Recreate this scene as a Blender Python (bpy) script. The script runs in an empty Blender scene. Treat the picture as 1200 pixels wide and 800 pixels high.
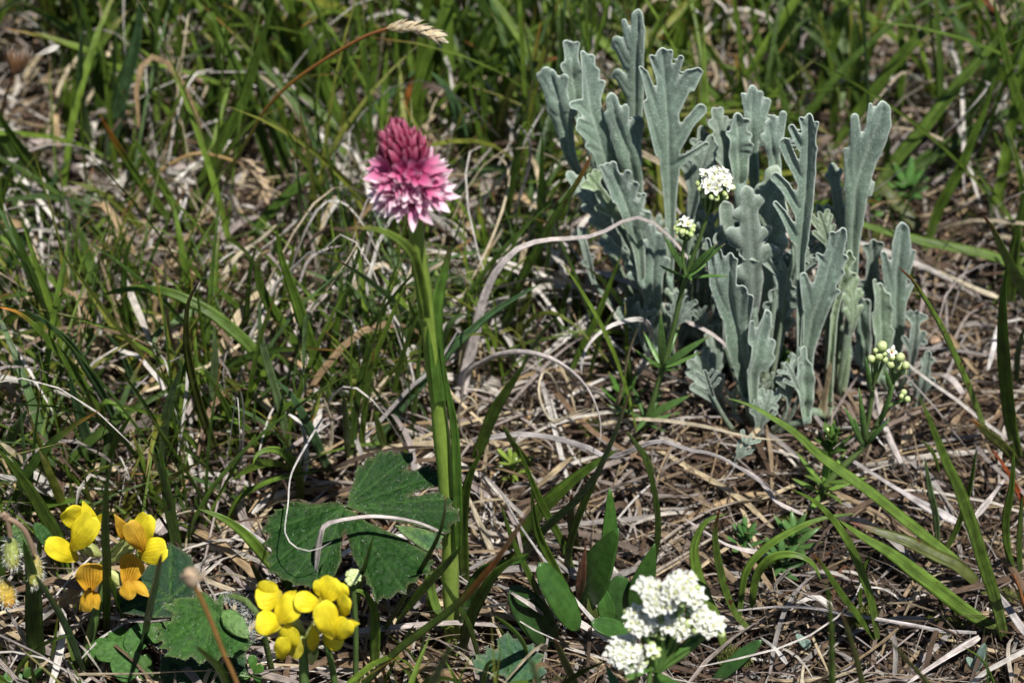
import bpy, math, random
import numpy as np
from mathutils import Vector, Matrix
R = random.Random(7)
NR = np.random.RandomState(11)
S = 0.01                       # all lengths below are written in centimetres

# ---------------------------------------------------------------- camera, world, sun, exposure
scn = bpy.context.scene
COL = scn.collection
PITCH = math.radians(40); DC = 60.0; LENS = 85.0
CAM = np.array([0, -DC*math.cos(PITCH), DC*math.sin(PITCH)])
FWD = np.array([0, math.cos(PITCH), -math.sin(PITCH)])
RGT = np.array([1., 0, 0]); UPV = np.cross(RGT, FWD)
cd = bpy.data.cameras.new('camera'); cam = bpy.data.objects.new('camera', cd); COL.objects.link(cam)
cam.location = Vector(CAM*S); cam.rotation_euler = (math.radians(90)-PITCH, 0, 0)
cd.lens = LENS; cd.sensor_width = 36; cd.clip_start = 0.005; cd.clip_end = 500
cd.dof.use_dof = True; cd.dof.focus_distance = 0.505; cd.dof.aperture_fstop = 20
scn.camera = cam
SUN_EL, SUN_AZ = 66, 146       # azimuth measured from +Y (away from the camera) towards +X
w = bpy.data.worlds.new('World'); scn.world = w; w.use_nodes = True
nt = w.node_tree; bg = nt.nodes['Background']
sky = nt.nodes.new('ShaderNodeTexSky'); sky.sky_type = 'NISHITA'; sky.sun_disc = False
sky.sun_elevation = math.radians(SUN_EL); sky.sun_rotation = math.radians(SUN_AZ); sky.altitude = 2000
nt.links.new(sky.outputs[0], bg.inputs[0]); bg.inputs[1].default_value = 0.055
sd = bpy.data.lights.new('sun', 'SUN'); sun = bpy.data.objects.new('sun', sd); COL.objects.link(sun)
sd.energy = 4.6; sd.angle = math.radians(0.5); sd.color = (1, .965, .90)
az, el = math.radians(SUN_AZ), math.radians(SUN_EL)
sv = Vector((math.sin(az)*math.cos(el), math.cos(az)*math.cos(el), math.sin(el)))
sun.rotation_euler = sv.to_track_quat('Z', 'Y').to_euler()
scn.view_settings.view_transform = 'Standard'; scn.view_settings.look = 'None'
scn.view_settings.exposure = 0.55; scn.view_settings.gamma = 1
scn.render.engine = 'CYCLES'
scn.cycles.max_bounces = 6; scn.cycles.diffuse_bounces = 3; scn.cycles.transmission_bounces = 4; scn.cycles.use_denoising = True

# ---------------------------------------------------------------- from a picture point to a place in the meadow
K = 18/LENS
def ray(x, y): return FWD + RGT*((x-600)/600*K) + UPV*(-(y-400)/600*K)
def at_z(x, y, z=0.0): d = ray(x, y); return CAM + d*((z-CAM[2])/d[2])
def at_y(x, y, Y): d = ray(x, y); return CAM + d*((Y-CAM[1])/d[1])
def proj(P):
    v = np.asarray(P)-CAM; dz = v@FWD
    return 600+(v@RGT)/dz/K*600, 400-(v@UPV)/dz/K*600, dz
def nrm(v): return v/(np.linalg.norm(v)+1e-12)
def pxs(P): return (np.asarray(P)-CAM)@FWD*K/600      # cm per picture point there

# ---------------------------------------------------------------- materials
def new_mat(name):
    m = bpy.data.materials.new(name); m.use_nodes = True; t = m.node_tree
    for n in list(t.nodes): t.nodes.remove(n)
    return m, t
def N(t, typ, **kw):
    n = t.nodes.new(typ)
    for k, v in kw.items():
        if k.startswith('i_'):
            key = k[2:]; key = int(key) if key.isdigit() else key.replace('_', ' ')
            n.inputs[key].default_value = v
        else: setattr(n, k, v)
    return n
def leaf_mat(name, rough=.45, transl=.3, stripes=14., stripe_amt=.25, bump=.3, nscale=3., namt=.35, spots=0.0, tint=(1, 1, 1), spec=.5, fuzz=0., spot_col=(.09, .035, .012), tboost=1.3, aniso=1., sheen=0.):
    """colour from the piece's own 'col', grain along 'st' (across, along in cm, seed)"""
    m, t = new_mat(name); L = t.links.new
    out = N(t, 'ShaderNodeOutputMaterial'); pb = N(t, 'ShaderNodeBsdfPrincipled')
    a = N(t, 'ShaderNodeAttribute', attribute_name='col'); st = N(t, 'ShaderNodeAttribute', attribute_name='st')
    sp = N(t, 'ShaderNodeSeparateXYZ'); L(st.outputs['Vector'], sp.inputs[0])
    cb = N(t, 'ShaderNodeCombineXYZ')
    mx = N(t, 'ShaderNodeMath', operation='MULTIPLY', i_1=stripes); L(sp.outputs[0], mx.inputs[0]); L(mx.outputs[0], cb.inputs[0])
    my = N(t, 'ShaderNodeMath', operation='MULTIPLY', i_1=nscale*.35*aniso); L(sp.outputs[1], my.inputs[0]); L(my.outputs[0], cb.inputs[1])
    mz = N(t, 'ShaderNodeMath', operation='MULTIPLY', i_1=37.); L(sp.outputs[2], mz.inputs[0]); L(mz.outputs[0], cb.inputs[2])
    n1 = N(t, 'ShaderNodeTexNoise', i_Scale=1., i_Detail=2.); L(cb.outputs[0], n1.inputs['Vector'])
    r1 = N(t, 'ShaderNodeMapRange', i_1=.3, i_2=.7, i_3=1-stripe_amt, i_4=1+stripe_amt); L(n1.outputs[0], r1.inputs[0])
    tc = N(t, 'ShaderNodeTexCoord'); n2 = N(t, 'ShaderNodeTexNoise', i_Scale=nscale*100, i_Detail=4.); L(tc.outputs['Object'], n2.inputs['Vector'])
    r2 = N(t, 'ShaderNodeMapRange', i_1=.3, i_2=.7, i_3=1-namt, i_4=1+namt); L(n2.outputs[0], r2.inputs[0])
    mm = N(t, 'ShaderNodeMath', operation='MULTIPLY'); L(r1.outputs[0], mm.inputs[0]); L(r2.outputs[0], mm.inputs[1])
    vs = N(t, 'ShaderNodeVectorMath', operation='SCALE'); L(a.outputs['Color'], vs.inputs[0]); L(mm.outputs[0], vs.inputs['Scale'])
    vt = N(t, 'ShaderNodeVectorMath', operation='MULTIPLY'); vt.inputs[1].default_value = tint; L(vs.outputs[0], vt.inputs[0])
    colr = vt.outputs[0]
    if spots > 0:
        n3 = N(t, 'ShaderNodeTexNoise', i_Scale=330., i_Detail=3.); L(tc.outputs['Object'], n3.inputs['Vector'])
        r3 = N(t, 'ShaderNodeMapRange', i_1=.74-spots*.12, i_2=.80-spots*.12); L(n3.outputs[0], r3.inputs[0])
        mc = N(t, 'ShaderNodeMix', data_type='RGBA'); L(r3.outputs[0], mc.inputs[0]); L(colr, mc.inputs[6]); mc.inputs[7].default_value = (*spot_col, 1)
        colr = mc.outputs[2]
    if fuzz > 0:
        n4 = N(t, 'ShaderNodeTexNoise', i_Scale=2600., i_Detail=2.); L(tc.outputs['Object'], n4.inputs['Vector'])
        r4 = N(t, 'ShaderNodeMapRange', i_1=.52, i_2=.72, i_3=0., i_4=fuzz); L(n4.outputs[0], r4.inputs[0])
        mf = N(t, 'ShaderNodeMix', data_type='RGBA'); L(r4.outputs[0], mf.inputs[0]); L(colr, mf.inputs[6]); mf.inputs[7].default_value = (.62, .66, .62, 1)
        colr = mf.outputs[2]
    L(colr, pb.inputs['Base Color']); pb.inputs['Specular IOR Level'].default_value = spec
    rr = N(t, 'ShaderNodeMapRange', i_1=.3, i_2=.7, i_3=rough*.8, i_4=min(1, rough*1.25)); L(n2.outputs[0], rr.inputs[0]); L(rr.outputs[0], pb.inputs['Roughness'])
    if sheen: pb.inputs['Sheen Weight'].default_value = sheen
    bp = N(t, 'ShaderNodeBump', i_Strength=bump, i_Distance=.0004); L(mm.outputs[0], bp.inputs['Height']); L(bp.outputs[0], pb.inputs['Normal'])
    if transl > 0:
        tr = N(t, 'ShaderNodeBsdfTranslucent'); vb = N(t, 'ShaderNodeVectorMath', operation='SCALE', i_Scale=tboost); L(colr, vb.inputs[0]); L(vb.outputs[0], tr.inputs[0])
        ms = N(t, 'ShaderNodeMixShader', i_0=transl); L(pb.outputs[0], ms.inputs[1]); L(tr.outputs[0], ms.inputs[2]); L(ms.outputs[0], out.inputs[0])
    else: L(pb.outputs[0], out.inputs[0])
    return m
M_BLADE = leaf_mat('green_blade', rough=.42, transl=.46, stripes=5, stripe_amt=.34, bump=.35, spots=.12)
M_SPOT = leaf_mat('spotted_blade', rough=.4, transl=.32, stripes=5, stripe_amt=.2, bump=.35, spots=.95)
M_DRY = leaf_mat('dry_blade', rough=.5, transl=.18, stripes=7, stripe_amt=.42, bump=.6, nscale=5, namt=.3, spots=.2, spot_col=(.12, .08, .06), tboost=1.1)
M_SILVER = leaf_mat('silver_leaf', rough=.62, transl=.12, stripes=3, stripe_amt=.06, bump=.5, nscale=6, namt=.14, fuzz=.42, sheen=.25, spec=.3)
M_HAIRY = leaf_mat('hairy_leaf', rough=.55, transl=.2, stripes=3, stripe_amt=.12, bump=1., nscale=9, namt=.3, fuzz=.02, spec=.14, tint=(1.0, 1.05, .8))
M_BROAD = leaf_mat('broad_leaf', rough=.3, transl=.3, stripes=4, stripe_amt=.12, bump=.3, nscale=5, namt=.22, spec=.5, spots=.05)
M_PETAL = leaf_mat('petal', rough=.5, transl=.3, stripes=7, stripe_amt=.07, bump=.25, nscale=5, namt=.06, spec=.3, tboost=1.)
M_YELLOW = leaf_mat('yellow_petal', rough=.5, transl=.4, stripes=9, stripe_amt=.10, bump=.7, nscale=6, namt=.10, spec=.25, tboost=1.)
M_STEM = leaf_mat('stem', rough=.38, transl=.32, stripes=6, stripe_amt=.12, bump=.25, nscale=4, namt=.15)
M_BUD = leaf_mat('bud', rough=.45, transl=.15, stripes=3, stripe_amt=.12, bump=.4, nscale=9, namt=.15)
M_HAIR = leaf_mat('hair', rough=.4, transl=.3, stripes=1, stripe_amt=0, bump=0, namt=.05)
M_LITTER = leaf_mat('litter', rough=.7, transl=.06, stripes=5, stripe_amt=.45, bump=.8, nscale=8, namt=.4)
def soil_mat():
    m, t = new_mat('soil'); L = t.links.new
    out = N(t, 'ShaderNodeOutputMaterial'); pb = N(t, 'ShaderNodeBsdfPrincipled', i_Roughness=.9); L(pb.outputs[0], out.inputs[0])
    tc = N(t, 'ShaderNodeTexCoord'); n = N(t, 'ShaderNodeTexNoise', i_Scale=130., i_Detail=8., i_Roughness=.7); L(tc.outputs['Object'], n.inputs['Vector'])
    cr = N(t, 'ShaderNodeValToRGB'); e = cr.color_ramp.elements
    e[0].position = .3; e[0].color = (.012, .008, .005, 1); e[1].position = .75; e[1].color = (.12, .078, .045, 1)
    k = e.new(.52); k.color = (.045, .028, .016, 1); L(n.outputs[0], cr.inputs[0]); L(cr.outputs[0], pb.inputs['Base Color'])
    n2 = N(t, 'ShaderNodeTexNoise', i_Scale=700., i_Detail=6.); L(tc.outputs['Object'], n2.inputs['Vector'])
    bp = N(t, 'ShaderNodeBump', i_Strength=.9, i_Distance=.0015); L(n2.outputs[0], bp.inputs['Height']); L(bp.outputs[0], pb.inputs['Normal'])
    return m
M_SOIL = soil_mat()

# ---------------------------------------------------------------- mesh collector
class MB:
    def __init__(s): s.v = []; s.f = []; s.c = []; s.st = []; s.n = 0
    def add(s, V, F, C, ST=None):
        V = np.asarray(V, float).reshape(-1, 3); k = len(V)
        C = np.asarray(C, float); C = np.broadcast_to(C, (k, 3)) if C.ndim == 1 else C
        ST = np.zeros((k, 3)) if ST is None else ST
        s.v.append(V); s.c.append(C); s.st.append(ST); F = np.asarray(F, int).reshape(-1, 4) if not isinstance(F, list) else np.array([q if len(q) == 4 else (*q, -1) for q in F], int)
        F = np.where(F >= 0, F+s.n, -1); s.f.append(F); s.n += k
    def mesh(s, name, off=None, smooth=True):
        V = np.concatenate(s.v); C = np.concatenate(s.c); ST = np.concatenate(s.st); F = np.concatenate(s.f)
        if off is not None: V = V-off
        me = bpy.data.meshes.new(name)
        cnt = np.where(F[:, 3] < 0, 3, 4); flat = F.reshape(-1); flat = flat[flat >= 0]
        me.vertices.add(len(V)); me.vertices.foreach_set('co', (V*S).astype(np.float32).ravel())
        me.loops.add(len(flat)); me.loops.foreach_set('vertex_index', flat.astype(np.int32))
        me.polygons.add(len(F)); ls = np.concatenate([[0], np.cumsum(cnt)[:-1]]); me.polygons.foreach_set('loop_start', ls.astype(np.int32))
        me.update(calc_edges=True)
        if smooth: me.polygons.foreach_set('use_smooth', np.ones(len(F), bool))
        ca = me.attributes.new('col', 'FLOAT_COLOR', 'POINT'); ca.data.foreach_set('color', np.c_[np.clip(C, 0, 1), np.ones(len(C))].astype(np.float32).ravel())
        sa = me.attributes.new('st', 'FLOAT_VECTOR', 'POINT'); sa.data.foreach_set('vector', ST.astype(np.float32).ravel())
        return me
def link(name, me, mat, parent=None, loc=None, label=None):
    o = bpy.data.objects.new(name, me); COL.objects.link(o)
    if not me.materials: me.materials.append(mat)
    if parent is not None: o.parent = parent
    if loc is not None: o.location = Vector(np.asarray(loc)*S)
    if label: o['label'] = label
    return o
def tag(o, label=None, cat=None, group=None, kind=None):
    for k, v in (('label', label), ('category', cat), ('group', group), ('kind', kind)):
        if v: o[k] = v
    return o
def thing(name, loc, label, cat, group=None):
    o = bpy.data.objects.new(name, None); COL.objects.link(o); o.location = Vector(np.asarray(loc)*S); o.empty_display_size = .01
    tag(o, label, cat, group); o_loc[o.name] = np.asarray(loc, float); return o
o_loc = {}
def part(name, mb, mat, root, label=None, solid=0., parent=None, smooth=True):
    """a part in world coordinates under its thing (or under a part of it)"""
    o = link(name, mb.mesh(name, o_loc[root.name], smooth), mat, parent or root, None, label)
    if solid: m = o.modifiers.new('thickness', 'SOLIDIFY'); m.thickness = solid*S; m.offset = 0
    return o

# ---------------------------------------------------------------- shapes
def spline(P, n):
    P = np.asarray(P, float)
    if len(P) == 2: return P[0]+(P[1]-P[0])*np.linspace(0, 1, n)[:, None]
    Q = np.vstack([2*P[0]-P[1], P, 2*P[-1]-P[-2]]); seg = np.linalg.norm(np.diff(P, axis=0), axis=1); cum = np.r_[0, np.cumsum(seg)]
    s = np.linspace(0, cum[-1], n); i = np.clip(np.searchsorted(cum, s, side='right')-1, 0, len(P)-2); t = ((s-cum[i])/(seg[i]+1e-9))[:, None]
    a, b, c, d = Q[i], Q[i+1], Q[i+2], Q[i+3]
    return .5*((2*b)+(c-a)*t+(2*a-5*b+4*c-d)*t*t+(3*b-a-3*c+d)*t**3)
def tangents(P): T = np.gradient(P, axis=0); return T/(np.linalg.norm(T, axis=1, keepdims=True)+1e-9)
def grad(stops, t):
    ts = [s[0] for s in stops]; c = np.array([s[1] for s in stops], float)
    return np.stack([np.interp(t, ts, c[:, k]) for k in range(3)], 1)
_tpl = {}
def quads(n, m, close=False):
    k = (n, m, close)
    if k not in _tpl:
        i = np.arange(n-1)[:, None]; j = np.arange(m if close else m-1)[None]; j2 = (j+1) % m
        _tpl[k] = np.stack([i*m+j, i*m+j2, (i+1)*m+j2, (i+1)*m+j], -1).reshape(-1, 4)
    return _tpl[k]
def frames(P, N0):
    T = tangents(P); Nn = N0-(N0*T).sum(1, keepdims=True)*T; Nn /= np.linalg.norm(Nn, axis=1, keepdims=True)+1e-9
    return T, np.cross(T, Nn), Nn
def ribbon(mb, P, W, N0, cols, fold=.35, seed=None, twist=0., thick=0.):
    """a blade: P centre line root to tip, W widths, N0 upper side, V-folded; thick > 0 gives a closed body"""
    n = len(P); N0 = np.broadcast_to(N0, (n, 3)); T, B, Nn = frames(P, N0)
    if np.any(twist):
        a = (np.linspace(0, 1, n)*twist)[:, None] if np.isscalar(twist) else np.asarray(twist)[:, None]
        B, Nn = B*np.cos(a)+Nn*np.sin(a), -B*np.sin(a)+Nn*np.cos(a)
    W = np.asarray(W)[:, None]; seed = R.random() if seed is None else seed
    s = np.r_[0, np.cumsum(np.linalg.norm(np.diff(P, axis=0), axis=1))]
    if thick <= 0:
        V = np.stack([P-B*W/2+Nn*W*fold/2, P-Nn*W*.02, P+B*W/2+Nn*W*fold/2], 1); u = np.array([-1, 0, 1.]); close = False
    else:
        th = np.minimum(thick, W*.35)
        V = np.stack([P-B*W/2+Nn*W*fold/2, P-B*W*.25+Nn*(W*fold*.18+th*.35), P+Nn*th*.0, P+B*W*.25+Nn*(W*fold*.18+th*.35), P+B*W/2+Nn*W*fold/2,
                      P+B*W*.25+Nn*(W*fold*.18-th*.6), P-Nn*(th*1.2), P-B*W*.25+Nn*(W*fold*.18-th*.6)], 1); u = np.array([-1, -.5, 0, .5, 1, .5, 0, -.5]); close = True
    m = V.shape[1]; C = np.repeat(cols, m, 0)
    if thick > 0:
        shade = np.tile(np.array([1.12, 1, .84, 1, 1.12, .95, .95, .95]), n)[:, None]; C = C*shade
    st = np.stack([np.tile(u, n)+seed*3, np.repeat(s, m), np.full(n*m, seed)], 1)
    mb.add(V, quads(n, m, close), C, st)
def tube(mb, P, Rr, cols, m=8, seed=None, ridges=0.):
    n = len(P); T, B, Nn = frames(P, np.broadcast_to(np.array([.13, -.8, .6]), (n, 3))); seed = R.random() if seed is None else seed
    a = np.linspace(0, 2*math.pi, m, endpoint=False); rr = np.asarray(Rr)[:, None, None]*(1+ridges*np.where(np.arange(m) % 2, -1, 1))[None, :, None]
    V = P[:, None]+rr*(B[:, None]*np.cos(a)[None, :, None]+Nn[:, None]*np.sin(a)[None, :, None])
    s = np.r_[0, np.cumsum(np.linalg.norm(np.diff(P, axis=0), axis=1))]
    mb.add(V, quads(n, m, True), np.repeat(cols, m, 0), np.stack([np.tile(np.cos(a), n), np.repeat(s, m), np.full(n*m, seed)], 1))
PROF = {'lance': lambda v: np.sin(math.pi*np.clip(v, 0, 1)**.8)**.9, 'ellip': lambda v: np.sqrt(np.clip(1-(2*v-1)**2, 0, 1)),
        'obov': lambda v: np.sqrt(np.clip(1-(2*v**1.5-1)**2, 0, 1))*(.55+.45*v), 'tri': lambda v: (1-v)**.8*(.35+.65*np.minimum(1, v*5)), 'pea': lambda v: (.16+.84*np.sin(math.pi*np.clip(v*.98, 0, 1)**1.35)**.62)*np.where(v > .985, .25, 1),
        'ovate': lambda v: np.sin(math.pi*np.clip(v, 0, 1)**.75)**.75, 'tongue': lambda v: np.minimum(1, .35+v*1.1)*np.sqrt(np.clip(1-v**6, 0, 1))}
def petal(mb, P0, P1, w, n, prof='ellip', cup=.2, bend=.0, cols=((0, (1, 1, 1)), (1, (1, 1, 1))), nu=7, nv=9, wave=0., streak=None, roll=0., fold=0.):
    P0, P1 = np.asarray(P0, float), np.asarray(P1, float); L = np.linalg.norm(P1-P0); T = (P1-P0)/L
    n = nrm(n-(n@T)*T); B = np.cross(T, n)
    if roll: n, B = n*math.cos(roll)+B*math.sin(roll), B*math.cos(roll)-n*math.sin(roll)
    v = np.linspace(0, 1, nv); u = np.linspace(-1, 1, nu); VV, UU = np.meshgrid(v, u, indexing='ij')
    hw = w/2*np.maximum(PROF[prof](v), .02)[:, None]; x = UU*hw; ph = R.random()*6
    z = bend*L*np.sin(VV*math.pi*.9)+cup*(x*x)/(w/2)-fold*np.abs(x)+wave*w*np.sin(VV*11+ph+UU*2)*np.abs(UU)
    V = P0+T*(VV*L)[..., None]+B*x[..., None]+n*z[..., None]
    C = grad(cols, VV.ravel())
    if streak is not None:
        col, k, amt = streak; s = (np.cos(UU*k*math.pi)*.5+.5)**2*np.clip(1.15-VV, 0, 1)*np.clip(1.1-np.abs(UU), 0, 1); s = np.clip(s*amt, 0, 1).ravel()[:, None]; C = C*(1-s)+np.array(col)*s
    sd = R.random(); mb.add(V, quads(nv, nu), C, np.stack([UU.ravel()+sd*5, (VV*L).ravel(), np.full(nu*nv, sd)], 1))
def blob(mb, c, r, axis, cols, m=8, n=6, ribs=0.):
    c = np.asarray(c, float); axis = nrm(np.asarray(axis, float)); a = nrm(np.cross(axis, [.3, .2, .9])); b = np.cross(axis, a); rx, rz = r
    ph = np.linspace(0, math.pi, n); th = np.linspace(0, 2*math.pi, m, endpoint=False)
    V = []; 
    for p in ph:
        q = max(.02, math.sin(p)**.85)
        for k, h in enumerate(th):
            rr = rx*q*(1+(ribs if k % 2 else -ribs)); V.append(c-axis*rz*math.cos(p)+(a*math.cos(h)+b*math.sin(h))*rr)
    mb.add(V, quads(n, m, True), np.repeat(grad(cols, ph/math.pi), m, 0), np.stack([np.tile(np.cos(th), n), np.repeat(ph*rz, m), np.full(n*m, R.random())], 1))

# a lobed outline filled with a fine net of points
def capsules(X, Y, caps, k=.06):
    d = None
    for (x0, y0, r0, x1, y1, r1) in caps:
        bx, by = x1-x0, y1-y0; L2 = bx*bx+by*by+1e-9; h = np.clip(((X-x0)*bx+(Y-y0)*by)/L2, 0, 1)
        e = np.hypot(X-x0-bx*h, Y-y0-by*h)-(r0+(r1-r0)*h)
        if d is None: d = e
        else: hh = np.clip(.5+.5*(e-d)/k, 0, 1); d = e*(1-hh)+d*hh-k*hh*(1-hh)
    return d
def polysdf(X, Y, poly):
    P = np.asarray(poly, float); Q = np.roll(P, -1, 0); d = np.full(X.shape, 1e9); ins = np.zeros(X.shape, bool)
    for (x0, y0), (x1, y1) in zip(P, Q):
        bx, by = x1-x0, y1-y0; h = np.clip(((X-x0)*bx+(Y-y0)*by)/(bx*bx+by*by+1e-12), 0, 1); d = np.minimum(d, np.hypot(X-x0-bx*h, Y-y0-by*h))
        if y0 != y1: ins ^= ((y0 > Y) != (y1 > Y)) & (X < (x1-x0)*(Y-y0)/(y1-y0)+x0)
    return np.where(ins, -d, d)
def net(sdf, x0, x1, y0, y1, h):
    xs = np.arange(x0-h, x1+2*h, h); ys = np.arange(y0-h, y1+2*h, h); X, Y = np.meshgrid(xs, ys, indexing='ij'); D = sdf(X, Y)
    ins = D < 0; cell = ins[:-1, :-1] | ins[1:, :-1] | ins[:-1, 1:] | ins[1:, 1:]
    e = h*.1
    for _ in range(2):
        d0 = sdf(X, Y); gx = (sdf(X+e, Y)-sdf(X-e, Y))/(2*e); gy = (sdf(X, Y+e)-sdf(X, Y-e))/(2*e); g = np.hypot(gx, gy)+1e-6
        mv = ~ins; X = np.where(mv, X-d0*gx/g, X); Y = np.where(mv, Y-d0*gy/g, Y)
    I, J = np.nonzero(cell); m = len(ys); q = np.stack([I*m+J, (I+1)*m+J, (I+1)*m+J+1, I*m+J+1], 1)
    used = np.unique(q); rm = np.full(X.size, -1); rm[used] = np.arange(len(used))
    return X.ravel()[used], Y.ravel()[used], np.minimum(D.ravel()[used], 0), rm[q]
# ---------------------------------------------------------------- single blades and dead strands, each a thing of its own
# tile | mode (U upright, A arch resting on both ends, L lying) | width | colour | tip | lean | label | points, root last
CC = {'g': (.105, .180, .024), 'd': (.07, .13, .020), 'b': (.075, .148, .058), 'y': (.17, .20, .035), 'l': (.135, .225, .032), 'e': (.15, .22, .09), 'v': (.095, .115, .022),
      'W': (.74, .70, .66), 'T': (.50, .39, .24), 'G': (.46, .42, .41), 'B': (.22, .13, .07), 'P': (.60, .53, .50), 'O': (.46, .17, .04), 'C': (.60, .52, .38), 'R': (.30, .07, .02), 'k': (.035, .028, .025)}
TIPS = {'-': None, 'r': (.16, .04, .015), 'o': (.55, .22, .04), 't': (.45, .34, .18), 'k': (.05, .03, .02)}
TILE = {'A': (0, 0), 'B': (400, 0), 'C': (800, 0), 'D': (0, 265), 'E': (400, 265), 'F': (800, 265), 'G': (0, 530), 'H': (400, 530), 'I': (800, 530), 'X': (300, 520)}
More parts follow.
